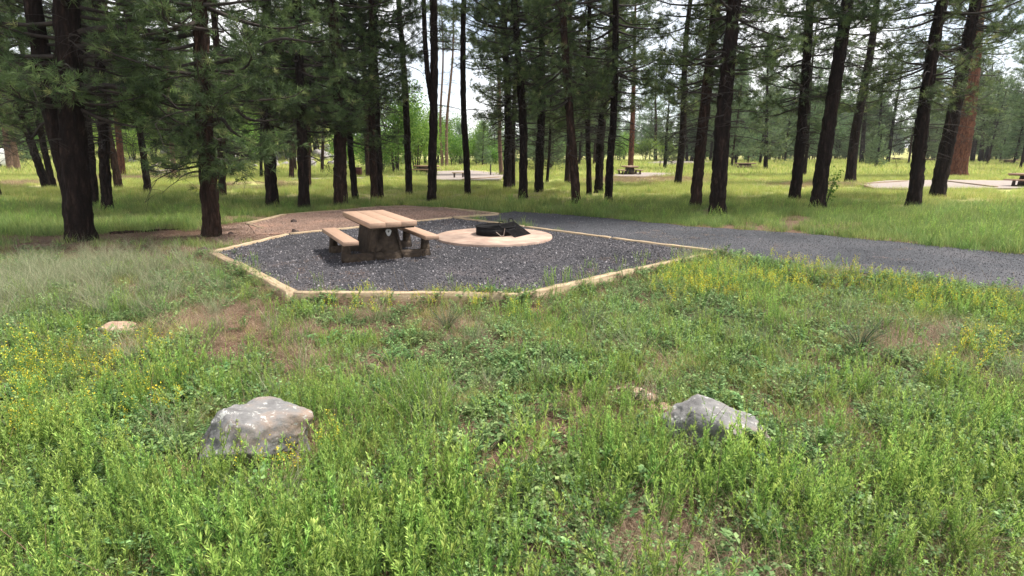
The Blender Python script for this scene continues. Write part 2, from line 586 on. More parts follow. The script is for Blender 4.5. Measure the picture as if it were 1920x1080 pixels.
PADZ, TENTZ, DRVZ = .125, .13, .115
pad = poly2([(396, 473), (545, 547), (985, 549), (1345, 471), (848, 407), (672, 424), (542, 437)], PADZ)
tent = poly2([(464, 418), (535, 401), (640, 393), (705, 387), (760, 385), (832, 389), (935, 400), (848, 407.5), (672, 424.5), (542, 437.5), (480, 440)], TENTZ)
drive = poly2([(850, 406), (935, 400), (960, 396), (1100, 405), (1300, 425), (1500, 437), (1700, 455), (1920, 477), (2200, 505), (2200, 590), (1920, 551), (1660, 519), (1500, 499), (1348, 474)], DRVZ)

# irregular grid: fine near, coarse far
xs = np.concatenate([-np.geomspace(1400, 22, 42), np.linspace(-20, 20, 161), np.geomspace(22, 1400, 42)])
ys = np.concatenate([np.linspace(-30, 0, 16), np.linspace(.25, 26, 104), np.geomspace(27, 1800, 70)])
X, Y = np.meshgrid(xs, ys)
Z = H(X, Y)
turf = sstep(17, 38, Y + .25 * np.abs(X) + 1.2 * np.sin(X * .6) * np.cos(Y * .7))
tl = PG(400, 445)
dl = np.hypot((X - tl.x) * .6, (Y - tl.y) * 1.1)
turf = turf * sstep(1.6, 2.8, dl)
nx, ny = len(xs), len(ys)
idx = np.arange(nx * ny).reshape(ny, nx)
q = np.stack([idx[:-1, :-1], idx[:-1, 1:], idx[1:, 1:], idx[1:, :-1]], -1).reshape(-1, 4)
me = np_mesh('ground', np.stack([X, Y, Z], -1), quads=q, col=turf, smooth=True)
add('ground', me, M_ground, kind='structure', label='open forest floor of bare soil, pine litter and meadow turf')


def rough_edge(poly, step, amp, seed):
    r = np.random.default_rng(seed)
    out = []
    n = len(poly)
    for i in range(n):
        a, b = np.array(poly[i][:2]), np.array(poly[(i + 1) % n][:2])
        L = np.linalg.norm(b - a)
        k = max(1, int(L / step))
        nn = np.array([-(b - a)[1], (b - a)[0]]) / max(L, 1e-6)
        for j in range(k):
            out.append(a + (b - a) * j / k + nn * (r.normal() * amp if j else 0))
    return out


def sheet(name, poly, z, m, label, step=.3, amp=0.0, skirt=.1):
    import bmesh
    pts = rough_edge(poly, step, amp, 3)
    bm = bmesh.new()
    vs = [bm.verts.new((p[0], p[1], z)) for p in pts]
    es = [bm.edges.new((vs[i], vs[(i + 1) % len(vs)])) for i in range(len(vs))]
    bmesh.ops.triangle_fill(bm, edges=es, use_beauty=True)
    lo = [bm.verts.new((p[0], p[1], z - skirt)) for p in pts]
    n = len(vs)
    for i in range(n):
        bm.faces.new((vs[i], vs[(i + 1) % n], lo[(i + 1) % n], lo[i]))
    bmesh.ops.recalc_face_normals(bm, faces=bm.faces)
    me = bpy.data.meshes.new(name)
    bm.to_mesh(me)
    bm.free()
    return add(name, me, m, kind='structure', label=label)


sheet('gravel_pad', pad, PADZ, M_cinder, 'dark cinder gravel pad under the picnic table inside the timber border')
sheet('tent_pad', tent, TENTZ, M_tent, 'brown fine gravel tent pad behind the picnic table')
sheet('gravel_drive', drive, DRVZ, M_drive, 'blue grey cinder gravel drive curving off to the right', amp=.05)
# pale pads and track of the far campsites
def far_sheet(name, pts, m, label):
    pp = [PG(a, b) for a, b in pts]
    z = max(p.z for p in pp) + .03
    pp = [P(a, b, z) for a, b in pts]
    sheet(name, pp, z, m, label, step=1.0, amp=.06)
    return pp


fp1 = far_sheet('far_gravel_pad', [(1612, 344), (1640, 352), (1760, 353), (1960, 352), (1960, 339), (1790, 337), (1660, 338)], M_pale, 'pale pinkish gravel pad of the campsite at right')
fp2 = far_sheet('far_gravel_pad', [(812, 321), (800, 326), (815, 337), (930, 337), (955, 330), (938, 324), (880, 319)], M_pale, 'pale gravel pad of the campsite beyond the thin pines')
fp3 = far_sheet('far_gravel_pad', [(1148, 327), (1145, 330), (1200, 331), (1275, 327), (1262, 324), (1190, 323)], M_pale, 'pale strip of gravel around the small far table')
fp4 = far_sheet('far_track', [(400, 334), (600, 337), (770, 331), (775, 329), (600, 333.5), (400, 331)], M_pale, 'pale dusty track crossing behind the left pines')
fp5 = far_sheet('far_gravel_pad', [(1806, 313), (1806, 316), (1850, 315), (1850, 310)], M_pale, 'small pale gravel patch beside the red trunk')
fp6 = far_sheet('far_track', [(1215, 304), (1216, 309), (1290, 308), (1340, 304), (1330, 302), (1250, 301)], M_pale, 'pale gravel parking spur among the far pines')
FARPOLYS = [fp1, fp2, fp3, fp4, fp5, fp6]

# ------------------------------------------------------------------ instancing through geometry nodes (only for stuff)
def gn_group(col):
    g = bpy.data.node_groups.new('scatter_' + col.name, 'GeometryNodeTree')
    g.interface.new_socket('Geometry', in_out='INPUT', socket_type='NodeSocketGeometry')
    g.interface.new_socket('Geometry', in_out='OUTPUT', socket_type='NodeSocketGeometry')
    gi = g.nodes.new('NodeGroupInput')
    go = g.nodes.new('NodeGroupOutput')
    ci = g.nodes.new('GeometryNodeCollectionInfo')
    ci.inputs['Collection'].default_value = col
    ci.inputs['Separate Children'].default_value = True
    ci.inputs['Reset Children'].default_value = True
    iop = g.nodes.new('GeometryNodeInstanceOnPoints')
    iop.inputs['Pick Instance'].default_value = True
    for nm, typ, sock in (('idx', 'INT', 'Instance Index'), ('rot', 'FLOAT_VECTOR', 'Rotation'), ('scl', 'FLOAT_VECTOR', 'Scale')):
        na = g.nodes.new('GeometryNodeInputNamedAttribute')
        na.data_type = typ
        na.inputs['Name'].default_value = nm
        o = [s for s in na.outputs if s.enabled and s.name == 'Attribute'][0]
        g.links.new(o, iop.inputs[sock])
    g.links.new(gi.outputs[0], iop.inputs['Points'])
    g.links.new(ci.outputs[0], iop.inputs['Instance'])
    g.links.new(iop.outputs[0], go.inputs[0])
    return g


_col_cache = {}


def proto_col(name, meshes):
    col = bpy.data.collections.new(name)
    for i, (me, m) in enumerate(meshes):
        ms = m if isinstance(m, (list, tuple)) else [m]
        if len(me.materials) == 0:
            for k in ms:
                if k: me.materials.append(k)
        o = bpy.data.objects.new('%s_kind_%02d' % (name, i), me)
        col.objects.link(o)
    return col, len(meshes)


def scatter(name, label, col, xyz, idx, rot, scl):
    n = len(xyz)
    me = bpy.data.meshes.new(name)
    me.vertices.add(n)
    me.vertices.foreach_set('co', np.asarray(xyz, np.float32).ravel())
    a = me.attributes.new('idx', 'INT', 'POINT')
    a.data.foreach_set('value', np.asarray(idx, np.int32))
    a = me.attributes.new('rot', 'FLOAT_VECTOR', 'POINT')
    a.data.foreach_set('vector', np.asarray(rot, np.float32).ravel())
    if np.ndim(scl) == 1:
        scl = np.repeat(np.asarray(scl)[:, None], 3, 1)
    a = me.attributes.new('scl', 'FLOAT_VECTOR', 'POINT')
    a.data.foreach_set('vector', np.asarray(scl, np.float32).ravel())
    me.update()
    o = add(name, me)
    md = o.modifiers.new('scatter', 'NODES')
    if col.name not in _col_cache:
        _col_cache[col.name] = gn_group(col)
    md.node_group = _col_cache[col.name]
    o['kind'] = 'stuff'
    o['label'] = label
    return o


# ------------------------------------------------------------------ pine tree kinds
def unit(v):
    return v / (np.linalg.norm(v, axis=-1, keepdims=True) + 1e-9)


def tufts(g, pos, dirs, nn, length, width, seed, spread=1.0):
    r = np.random.default_rng(seed)
    n = len(pos)
    d = unit(dirs)[:, None, :] * .75 + r.normal(size=(n, nn, 3)) * .55 * spread
    d = unit(d)
    L = length * r.uniform(.7, 1.15, (n, nn, 1))
    side = unit(np.cross(d, r.normal(size=(n, nn, 3))))
    p = pos[:, None, :] - unit(dirs)[:, None, :] * r.uniform(0, length * .6, (n, nn, 1))
    tip = p + d * L
    tip[..., 2] -= .12 * L[..., 0]
    a = p + side * width * .5 + d * L * .15
    b = p - side * width * .5 + d * L * .15
    v = np.stack([a, b, tip], 2).reshape(-1, 3)
    c = np.repeat(np.clip(r.normal(.45, .22, n), 0, 1), nn * 3)
    t = np.arange(n * nn * 3).reshape(-1, 3)
    g.add(v, t=t, c=c)


def centreline(seed, Ht):
    r = np.random.default_rng(seed + 99)
    a1, a2 = r.uniform(-.16, .16, 2)
    p1, p2 = r.uniform(0, 6, 2)
    f1, f2 = r.uniform(.25, .5, 2)

    def c(z):
        z = np.asarray(z, float)
        k = np.clip(z / 3, 0, 1)
        return np.stack([a1 * (np.sin(z * f1 + p1) - math.sin(p1)) * k, a2 * (np.sin(z * f2 + p2) - math.sin(p2)) * k, z], -1)
    return c


def pine_kind(seed, Ht=20, cb=4, nb=110, Lmax=3.0, dead=18, dead0=2.0, tw=(6, 11), tper=4, nn=26, nl=.19, nw=.015, near=True, mat_=None, conic=False):
    r = np.random.default_rng(seed)
    c = centreline(seed, Ht)
    K = 9
    zs = cb + (Ht - cb - .3) * np.sort(r.uniform(0, 1, nb)) ** 1.15
    az = r.uniform(0, 2 * math.pi, nb)
    rel = (zs - cb) / (Ht - cb)
    if conic:
        L = Lmax * (1.02 - rel) ** .8 * r.uniform(.7, 1.1, nb)
    else:
        L = Lmax * np.sin(np.clip(.5 + rel * 2.5, 0, 3.0)) ** .7 * r.uniform(.55, 1.15, nb) + .3
    s = np.linspace(0, 1, K)[None, :]
    drop = r.uniform(-.05, .38, nb)[:, None] * (1.2 - rel[:, None])
    up = r.uniform(.15, .5, nb)[:, None]
    bend = r.uniform(-.5, .5, nb)[:, None]
    aa = az[:, None] + bend * s ** 1.5 + r.normal(size=(nb, K)).cumsum(1) * .05
    rad = L[:, None] * s
    base = c(zs)
    pts = np.zeros((nb, K, 3))
    pts[..., 0] = base[:, 0, None] + np.cos(aa) * rad
    pts[..., 1] = base[:, 1, None] + np.sin(aa) * rad
    pts[..., 2] = zs[:, None] + L[:, None] * (-drop * s * 1.3 + up * s ** 2.2) + r.normal(size=(nb, K)).cumsum(1) * .03 * s
    gb = Geo()
    br = (.018 + .014 * L[:, None]) * (1 - .85 * s)
    v, qd = tubes(pts, br, 5 if near else 3)
    gb.add(v, q=qd)
    # dead drooping limbs below the crown
    if dead:
        K2 = 8
        zd = r.uniform(dead0, cb + 3, dead)
        ad = r.uniform(0, 2 * math.pi, dead)
        Ld = r.uniform(.4, 2.1, dead)
        s2 = np.linspace(0, 1, K2)[None, :]
        a2 = ad[:, None] + r.uniform(-1.1, 1.1, dead)[:, None] * s2 + r.normal(size=(dead, K2)).cumsum(1) * .12
        b0 = c(zd)
        pd_ = np.zeros((dead, K2, 3))
        pd_[..., 0] = b0[:, 0, None] + np.cos(a2) * Ld[:, None] * s2
        pd_[..., 1] = b0[:, 1, None] + np.sin(a2) * Ld[:, None] * s2
        pd_[..., 2] = zd[:, None] + Ld[:, None] * (.15 * s2 - r.uniform(.1, .75, dead)[:, None] * s2 ** 2)
        v, qd = tubes(pd_, (.022 * np.ones((dead, 1))) * (1 - .8 * s2), 4 if near else 3)
        gb.add(v, q=qd)
        # fine dead twigs
        k = dead * 8
        bi = r.integers(0, dead, k)
        si = r.integers(3, K2, k)
        st = pd_[bi, si]
        dirs = unit(np.c_[r.normal(size=(k, 2)), r.normal(size=k) * .5 - .3])
        Lt = r.uniform(.15, .7, k)
        ss = np.linspace(0, 1, 4)[None, :, None]
        pt = st[:, None] + dirs[:, None] * Lt[:, None, None] * ss
        pt[..., 2] -= .15 * ss[..., 0] ** 2 * Lt[:, None]
        v, qd = tubes(pt, np.full((k, 4), .006) * (1 - .5 * ss[..., 0]), 3)
        gb.add(v, q=qd)
    # side twigs with needle tufts
    P0, D0, LL = [], [], []
    for i in range(nb):
        m = r.integers(*tw)
        m = max(2, int(m * (.45 + .55 * L[i] / Lmax)))
        ts = r.uniform(.28, 1, m)
        for t in ts:
            f = t * (K - 1)
            k = min(int(f), K - 2)
            p = pts[i, k] * (1 - (f - k)) + pts[i, k + 1] * (f - k)
            d = unit(pts[i, k + 1] - pts[i, k])
            ang = r.choice([-1, 1]) * r.uniform(.4, 1.15)
            ca, sa = math.cos(ang), math.sin(ang)
            d2 = np.array([d[0] * ca - d[1] * sa, d[0] * sa + d[1] * ca, d[2] + r.uniform(-.15, .45)])
            P0.append(p)
            D0.append(d2)
            LL.append(r.uniform(.25, .8) * (1.25 - t * .6) * min(1, L[i] / 1.6))
        P0.append(pts[i, -2])
        D0.append(pts[i, -1] - pts[i, -2])
        LL.append(.25)
    P0, D0, LL = np.array(P0), unit(np.array(D0)), np.array(LL)
    K3 = 4
    ss = np.linspace(0, 1, K3)[None, :, None]
    pt = P0[:, None] + D0[:, None] * LL[:, None, None] * ss
    pt[..., 2] += .18 * ss[..., 0] ** 2 * LL[:, None] + r.normal(size=pt.shape[:2]) * .012
    v, qd = tubes(pt, np.full(pt.shape[:2], .0085 if near else .015) * (1 - .5 * ss[..., 0]), 3)
    gb.add(v, q=qd)
    n = len(P0)
    pos, dr = [], []
    for k in range(tper):
        t = 1 - k * (.75 / tper) * r.uniform(.7, 1.2, n)
        t = np.clip(t, .1, 1)
        p = P0 + D0 * (LL * t)[:, None]
        p[:, 2] += .18 * t ** 2 * LL
        off = r.normal(size=(n, 3)) * (.05 + .10 * (k > 0)) * (1.0 if near else 1.6)
        pos.append(p + off)
        dr.append(unit(D0 + r.normal(size=(n, 3)) * .35 + np.array([0, 0, .25])))
    pos, dr = np.concatenate(pos), np.concatenate(dr)
    gl = Geo()
    tufts(gl, pos, dr, nn, nl, nw, seed + 5)
    bm_ = gb.mesh('pine_branches_%d' % seed)
    bm_.materials.append(M_twig)
    lm = gl.mesh('pine_foliage_%d' % seed)
    lm.materials.append(mat_ or M_needle)
    return dict(c=c, Ht=Ht, branches=bm_, foliage=lm, seed=seed)


def noise_grid(r, na, nz):
    g = r.uniform(-1, 1, (nz + 1, na))
    return g


def trunk_mesh(kind, rad, scale=1.0, near=True, seed=0, flare=.2, top=None):
    """rad = trunk radius 1 m above the ground, in metres of the finished tree"""
    r = np.random.default_rng(seed)
    Ht = kind['Ht']
    rad = rad / scale
    sides = 40 if near else 10
    if near:
        zs = np.concatenate([np.arange(-.25, 8, .09), np.linspace(8.2, Ht, 20)])
    else:
        zs = np.concatenate([[-.3, 0, .15, .4], np.linspace(.8, Ht, 16)])
    th = np.arange(sides) / sides * 2 * math.pi
    prof = rad * np.clip(1.06 - np.clip(zs, 0, None) / Ht, .03, 1) ** .75
    fl = 1 + flare * np.exp(-np.clip(zs, 0, None) / .28)
    ph = r.uniform(0, 6.28, 3)
    lobes = 1 + (np.exp(-np.clip(zs, 0, None) / .5) * .14)[:, None] * (np.sin(3 * th + ph[0]) + .6 * np.sin(5 * th + ph[1]))[None, :]
    RR = (prof * fl)[:, None] * lobes
    if near:
        na, nz = 22, int(Ht / .16)
        g = noise_grid(r, na, nz)
        fa = (th / (2 * math.pi) * na)[None, :] + (.6 * np.sin(zs * 1.7 + ph[2]))[:, None]
        fz = np.clip(zs[:, None] / Ht * nz, 0, nz - 1.01) + np.zeros_like(fa)
        ia, iz = np.floor(fa).astype(int), np.floor(fz).astype(int)
        ta, tz = fa - ia, fz - iz
        n_ = (g[iz, ia % na] * (1 - ta) * (1 - tz) + g[iz, (ia + 1) % na] * ta * (1 - tz) + g[iz + 1, ia % na] * (1 - ta) * tz + g[iz + 1, (ia + 1) % na] * ta * tz)
        RR = RR + (.032 * n_ - .03 * np.exp(-(n_ / .12) ** 2)) * min(1, rad / .2)
    cen = kind['c'](zs)
    v = np.zeros((len(zs), sides, 3))
    v[..., 0] = cen[:, 0, None] + np.cos(th) * RR
    v[..., 1] = cen[:, 1, None] + np.sin(th) * RR
    v[..., 2] = zs[:, None]
    i = (np.arange(len(zs) - 1) * sides)[:, None]
    j = np.arange(sides)[None, :]
    q = np.stack([i + j, i + (j + 1) % sides, i + sides + (j + 1) % sides, i + sides + j], -1).reshape(-1, 4)
    return np_mesh('trunk', v, quads=q, smooth=True)


KINDS = {
    'L1': pine_kind(11, Ht=17, cb=2.9, nb=100, Lmax=3.0, dead=26, dead0=1.8),
    'L2': pine_kind(12, Ht=16, cb=2.7, nb=105, Lmax=2.6, dead=24, dead0=1.5),
    'L3': pine_kind(19, Ht=16, cb=1.75, nb=130, Lmax=2.3, dead=24, dead0=1.5),
    'M1': pine_kind(13, Ht=18, cb=4.0, nb=105, Lmax=2.8, dead=46, dead0=2.0),
    'M2': pine_kind(14, Ht=19, cb=4.6, nb=105, Lmax=2.6, dead=50, dead0=2.2),
    'M3': pine_kind(15, Ht=18, cb=3.8, nb=100, Lmax=2.4, dead=46, dead0=2.4),
    'H1': pine_kind(16, Ht=20, cb=6, nb=120, Lmax=2.5, dead=30, dead0=3.0),
    'B1': pine_kind(17, Ht=22, cb=14, nb=50, Lmax=2.0, dead=14, dead0=3.5),
    'T1': pine_kind(18, Ht=15, cb=3.4, nb=70, Lmax=1.5, dead=16, dead0=1.6),
    # far kinds: fewer, coarser needles
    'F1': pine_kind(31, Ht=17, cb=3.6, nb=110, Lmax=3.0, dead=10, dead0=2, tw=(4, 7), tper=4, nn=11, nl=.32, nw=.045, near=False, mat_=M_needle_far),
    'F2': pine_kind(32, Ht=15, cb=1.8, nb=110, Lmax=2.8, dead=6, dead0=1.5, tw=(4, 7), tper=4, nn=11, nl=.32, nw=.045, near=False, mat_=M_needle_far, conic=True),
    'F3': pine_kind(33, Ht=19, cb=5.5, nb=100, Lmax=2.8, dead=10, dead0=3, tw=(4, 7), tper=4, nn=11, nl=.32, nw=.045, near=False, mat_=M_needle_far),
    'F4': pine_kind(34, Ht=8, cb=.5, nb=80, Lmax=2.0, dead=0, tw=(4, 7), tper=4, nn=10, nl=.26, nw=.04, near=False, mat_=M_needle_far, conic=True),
}
_trunk_cache = {}


def pine(base, top, rad, kname, label, bark=None, near=True, scale=1.0, spin=None, group=None, seed=0, bare=False, name='pine_tree'):
    k = KINDS[kname]
    ax = (Vector(top) - Vector(base)).normalized()
    qt = Vector((0, 0, 1)).rotation_difference(ax)
    spin = random.uniform(0, 6.28) if spin is None else spin
    o = thing(name, label, 'tree', base, group=group, scale=scale)
    o.rotation_mode = 'QUATERNION'
    o.rotation_quaternion = qt @ Quaternion((0, 0, 1), spin)
    b = bark or M_bark
    if near:
        me = trunk_mesh(k, rad, scale, True, seed)
    else:
        key = (kname, round(rad / scale, 2), b.name)
        if key not in _trunk_cache:
            _trunk_cache[key] = trunk_mesh(k, rad, scale, False, seed)
        me = _trunk_cache[key]
    add('trunk', me, b, o)
    br = add('branches', k['branches'], None, o)
    br['kind'] = 'stuff'
    f = add('foliage', k['foliage'], None, o)
    f['kind'] = 'stuff'
    return o


TRUNKS = []


def measured(bx, by, w, tx, ty, kname, label, bark=None, scale=1.0, near=None, group='pines of the near grove', lim=True):
    b = PG(bx, by)
    d = ray(tx, ty)
    t = b.y / d.y
    top = d * t + Vector((0, 0, CAM_Z))
    depth = b.y * cp + (CAM_Z - b.z) * sp_
    rad = w / 2 * depth / FPX
    if lim:
        rad = min(rad, .45) * .88
    near = (b.y < 34) if near is None else near
    TRUNKS.append((b.x, b.y, rad))
    return pine(b, top, rad, kname, label, bark, near, scale, group=group, seed=int(bx * 7 + by))


T = [
    # bx, by, width, tx, ty, kind, label, bark
    (398, 443, 33, 368, 0, 'L3', 'near pine with brown flaking bark standing in bare soil left of the gravel pad', M_bark_brown),
    (278, 362, 13, 249, 90, 'M3', 'slim pine leaning left alone in the grass between two thick near pines', None),
    (202, 395, 20, 174, 60, 'M1', 'straight black trunk just right of the big forked pine', None),
    (176, 387, 16, 162, 60, 'M3', 'dark trunk half hidden behind the right edge of the big forked pine', None),
    (224, 353, 14, 172, 90, 'M2', 'leaning pine behind the two black trunks right of the forked pine', M_bark_brown),
    (230, 331, 13, 208, 100, 'H1', 'orange sunlit pine trunk behind the leaning one at left', M_bark_red),  # red bark paints the orange sunlight onto this trunk
    (88, 353, 15, 5, 110, 'L1', 'strongly left-leaning dark pine at left, in front of its leaning twin', None),
    (101, 354, 12, 40, 120, 'M3', 'second strongly left-leaning pine, right beside its twin', None),
    (20, 321, 13, -6, 120, 'M2', 'pinkish pale trunk nearest the left picture edge', M_bark_pale),  # pale bark carries the pinkish sunlight on this trunk as colour
    (34, 323, 11, 10, 150, 'M1', 'pinkish pale trunk second from the left picture edge', M_bark_pale),  # pinkish sunlight put into the bark colour here too
    (-8, 372, 16, -30, 100, 'M1', 'dark trunk sliced by the left edge of the picture', None),
    (327, 331, 9, 318, 180, 'M3', 'thin pinkish pine rising from the dead wood pile', M_bark_pale),
    (341, 322, 8, 338, 180, 'M3', 'thin dark pine just right of the dead wood pile', M_bark_brown),
    (417, 366, 15, 405, 100, 'M1', 'pine partly hidden behind the brown near pine left of the pad', M_bark_brown),
    (511, 388, 24, 496, 100, 'L1', 'dark pine beyond the back left corner of the tent pad', None),
    (571, 393, 21, 558, 100, 'L2', 'dark pine directly behind the tent pad, its trunk left of the wide brown one', None),
    (578, 351, 11, 574, 120, 'M2', 'brown trunk peeping out right behind a dark pine at the tent pad', M_bark_brown),
    (639, 386, 27, 622, 0, 'L2', 'wide brown-grey pine behind the picnic table and tent pad', M_bark_brown),
    (667, 374, 13, 640, 150, 'M3', 'thin left-leaning black pine right of the wide brown-grey trunk', None),
    (692, 333, 14, 680, 60, 'M2', 'brownish trunk behind and left of the pair of tall thin pines', M_bark_brown),
    (702, 377, 15, 691, 0, 'M2', 'left one of the pair of tall close pines behind the picnic table', M_bark_brown),
    (713, 373, 13, 703, 0, 'H1', 'right one of the pair of tall close pines behind the picnic table', None),
    (768, 365, 14, 747, 20, 'B1', 'slender bare pine leaning left at the left side of the bright sky gap', None),
    (877, 368, 13, 873, 0, 'B1', 'perfectly straight bare thin pine in the bright sky gap', None),
    (829, 316, 6, 830, 0, 'B1', 'far pale vertical trunk of the pair in the sky gap', M_bark_pale),
    (837, 316, 7, 853, 0, 'B1', 'far pale trunk leaning right in the sky gap', M_bark_pale),
    (940, 329, 9, 932, 120, 'M2', 'greyish trunk right of the far post and rail', M_bark_pale),
    (951, 356, 17, 950, 0, 'M1', 'dark pine at the right side of the sky gap, first of the dense middle cluster', None),
    (962, 353, 10, 964, 0, 'M3', 'narrow dark trunk wedged inside the middle cluster', None),
    (981, 377, 18, 976, 0, 'M2', 'black pine behind the fire ring, standing foremost in the middle cluster', None),
    (1010, 360, 18, 1012, 0, 'M1', 'thick black pine second to the right behind the fire ring', None),
    (1026, 341, 6, 1038, 160, 'T1', 'very thin right-leaning young pine between the middle trunks', None),
    (1064, 344, 13, 1070, 80, 'M3', 'brown trunk behind the reddish-based pine in the middle', M_bark_brown),
    (1081, 388, 18, 1063, 0, 'M1', 'reddish-based pine at the verge with its top leaning left', M_bark_brown),
    (1105, 367, 11, 1103, 0, 'M3', 'straight slim black pine between two thicker verge pines', None),
    (1122, 362, 17, 1143, 0, 'M2', 'left trunk of the crossing dark pair in mid picture', None),
    (1140, 380, 16, 1152, 0, 'M1', 'right trunk of the crossing dark pair in mid picture', None),
    (1182, 320, 12, 1188, 150, 'H1', 'reddish brown trunk beside the small far picnic table', M_bark_red),
    (1229, 304, 8, 1231, 100, 'M2', 'far brown pine standing alone beyond the short marker post', M_bark_brown),
    (1271, 347, 15, 1296, 60, 'M2', 'pine with mossy base in the sunny grass, leaning right', None),
    (1304, 389, 22, 1334, 0, 'M1', 'pine just left of the thickest dark trunk beside the drive', M_bark_brown),
    (1343, 404, 32, 1375, 0, 'M2', 'thickest dark pine close to the drive, its bark deeply furrowed', None),
    (1288, 303, 6, 1290, 160, 'M3', 'first of three thin far trunks in a bunch', M_bark_brown),
    (1296, 303, 6, 1306, 160, 'M2', 'last of three thin far trunks in a bunch', M_bark_brown),
    (1332, 304, 5, 1345, 150, 'M3', 'hair-thin far pine between two big right-leaning pines', None),
    (1435, 320, 9, 1440, 120, 'F2', 'far dark pine with low bluish green crown right of the far table', None),
    (1398, 302, 8, 1400, 150, 'F2', 'bushy dark pine behind the far middle picnic table', None),
    (1490, 376, 21, 1529, 0, 'M1', 'left one of the two neighbouring pines leaning right by the drive', None),
    (1531, 393, 28, 1588, 0, 'H1', 'right-leaning thick pine with a leafy sapling at its base', None),
    (1508, 331, 7, 1526, 150, 'T1', 'thin far pine seen between the two neighbouring leaning pines', None),
    (1593, 342, 20, 1636, 0, 'M2', 'leaning dark pine beside the left tip of the pale right pad', None),
    (1615, 307, 13, 1630, 120, 'H1', 'stubby far trunk behind the pine at the pale pad tip', None),
    (1642, 307, 7, 1655, 160, 'M3', 'thin far pine left of the more slanted far one at right', None),
    (1664, 307, 8, 1692, 110, 'M2', 'slanted thin far pine in front of the hazy gap at right', None),
    (1712, 389, 26, 1768, 0, 'M1', 'dark thick pine in front of the pale pad, left of its twin', None),
    (1756, 370, 27, 1826, 0, 'H1', 'dark thick pine overlapping the red-barked ponderosa', None),
    (1749, 302, 11, 1764, 120, 'M2', 'far dark trunk peeping between the two thick right pines', None),
    (1822, 307, 18, 1846, 100, 'M1', 'wide far trunk right behind the red-barked ponderosa', None),
    (1838, 307, 9, 1862, 120, 'M3', 'left one of two thin slanting far trunks right of the red ponderosa', None),
    (1848, 307, 9, 1882, 120, 'T1', 'right one of two thin slanting far trunks right of the red ponderosa', None),
    (1880, 298, 7, 1896, 140, 'M3', 'thin far pine behind the far right bench', None),
    (1891, 299, 8, 1912, 140, 'M2', 'thin far pine touching the far right bench', None),
    (1920, 310, 17, 1945, 100, 'M1', 'dark pine cut by the right picture edge', M_bark_brown),
    (547, 335, 10, 545, 120, 'H1', 'brown far pine seen between two dark pines behind the tent pad', M_bark_brown),
    (604, 327, 7, 604, 120, 'M3', 'thin far pine in front of the rocky slope', M_bark_brown),
    (490, 333, 6, 484, 130, 'M3', 'thin far pine just left of the pine at the tent pad corner', None),
    (978, 313, 4, 979, 170, 'F4', 'tiny slim far pine glimpsed right of the sky gap', None),
]
GS = 'sparse'
for row in T:
    bx, by, w, tx, ty, kn, lab, bark = row
    measured(bx, by, w, tx, ty, kn, lab, bark)

# the big forked pine at left: two stems from one base
b = PG(150, 452)
fork = measured(150, 452, 50, 120, 0, 'L1', 'biggest near pine at left, forked into two dark stems', None)
inv = fork.matrix_world


def stem_tube(name, root, pts_px, base, rads, mat, sides=28):
    """an extra stem given by picture points at the root's distance, built in the root's own space"""
    W = []
    for (x, y) in pts_px:
        d = ray(x, y)
        W.append(d * (base.y / d.y) + Vector((0, 0, CAM_Z)))
    mw = Matrix.LocRotScale(root.location, root.rotation_quaternion, root.scale).inverted()
    L = np.array([list(mw @ p) for p in W])
    # smooth
    t = np.linspace(0, len(L) - 1, 70)
    i = np.arange(len(L))
    pts = np.stack([np.interp(t, i, L[:, k]) for k in range(3)], -1)
    for _ in range(40):
        pts[1:-1] = .25 * pts[:-2] + .5 * pts[1:-1] + .25 * pts[2:]
    rr = np.interp(t, i, rads)
    v, q = tubes(pts[None], rr[None], sides)
    r = np.random.default_rng(5)
    v = v + r.normal(size=v.shape) * .007
    return add(name, np_mesh(name, v, quads=q, smooth=True), mat, root)


stem_tube('trunk', fork, [(146, 425), (134, 360), (118, 290), (98, 215), (82, 130), (62, 20), (48, -120), (40, -300)], b, [.14, .19, .20, .19, .18, .165, .14, .05], M_bark)
for pts_, rd in (([(60, 135), (30, 110), (0, 100), (-40, 92), (-80, 100)], [.07, .06, .05, .04, .02]),
                 ([(150, 170), (200, 158), (250, 172), (300, 172), (335, 205)], [.07, .055, .045, .035, .015]),
                 ([(150, 60), (220, 50), (290, 62), (350, 50), (420, 60)], [.08, .07, .06, .045, .02]),
                 ([(120, 240), (95, 225), (75, 235), (60, 262), (50, 240)], [.05, .04, .03, .02, .01]),
                 ([(145, 205), (180, 232), (215, 228), (228, 236)], [.035, .025, .018, .008])):
    stem_tube('limb', fork, pts_, b, rd, M_twig, 8)
near_tree = [o for o in C.objects if o.get('label', '').startswith('near pine with brown flaking')][0]
bn_ = PG(398, 443)
for pts_, rd in (([(400, 225), (418, 222), (432, 245), (452, 256), (478, 270)], [.05, .045, .035, .025, .01]),
                 ([(400, 190), (440, 200), (460, 222), (486, 228), (520, 224)], [.05, .045, .035, .025, .01]),
                 ([(385, 240), (360, 250), (340, 244), (318, 256)], [.035, .028, .02, .01]),
                 ([(385, 120), (450, 110), (520, 70), (590, 80)], [.06, .05, .035, .012]),
                 ([(375, 60), (310, 75), (250, 70), (200, 90)], [.06, .05, .035, .012])):
    stem_tube('limb', near_tree, pts_, bn_, rd, M_twig, 8)
# the twin-topped pine of the sky gap
b2 = PG(810, 378)
tw2 = measured(810, 378, 18, 809, 0, 'B1', 'bare tall pine forking into a thin second stem in the sky gap', None)
stem_tube('trunk', tw2, [(809, 190), (803, 150), (797, 90), (795, 20), (791, -120), (788, -300)], b2, [.10, .11, .10, .09, .08, .04], M_bark, 12)
# the big red-barked ponderosa
measured(1786, 333, 39, 1826, 90, 'M1', 'massive red-barked ponderosa behind the dark pines at right', M_bark_red, near=True, lim=False, scale=1.15)

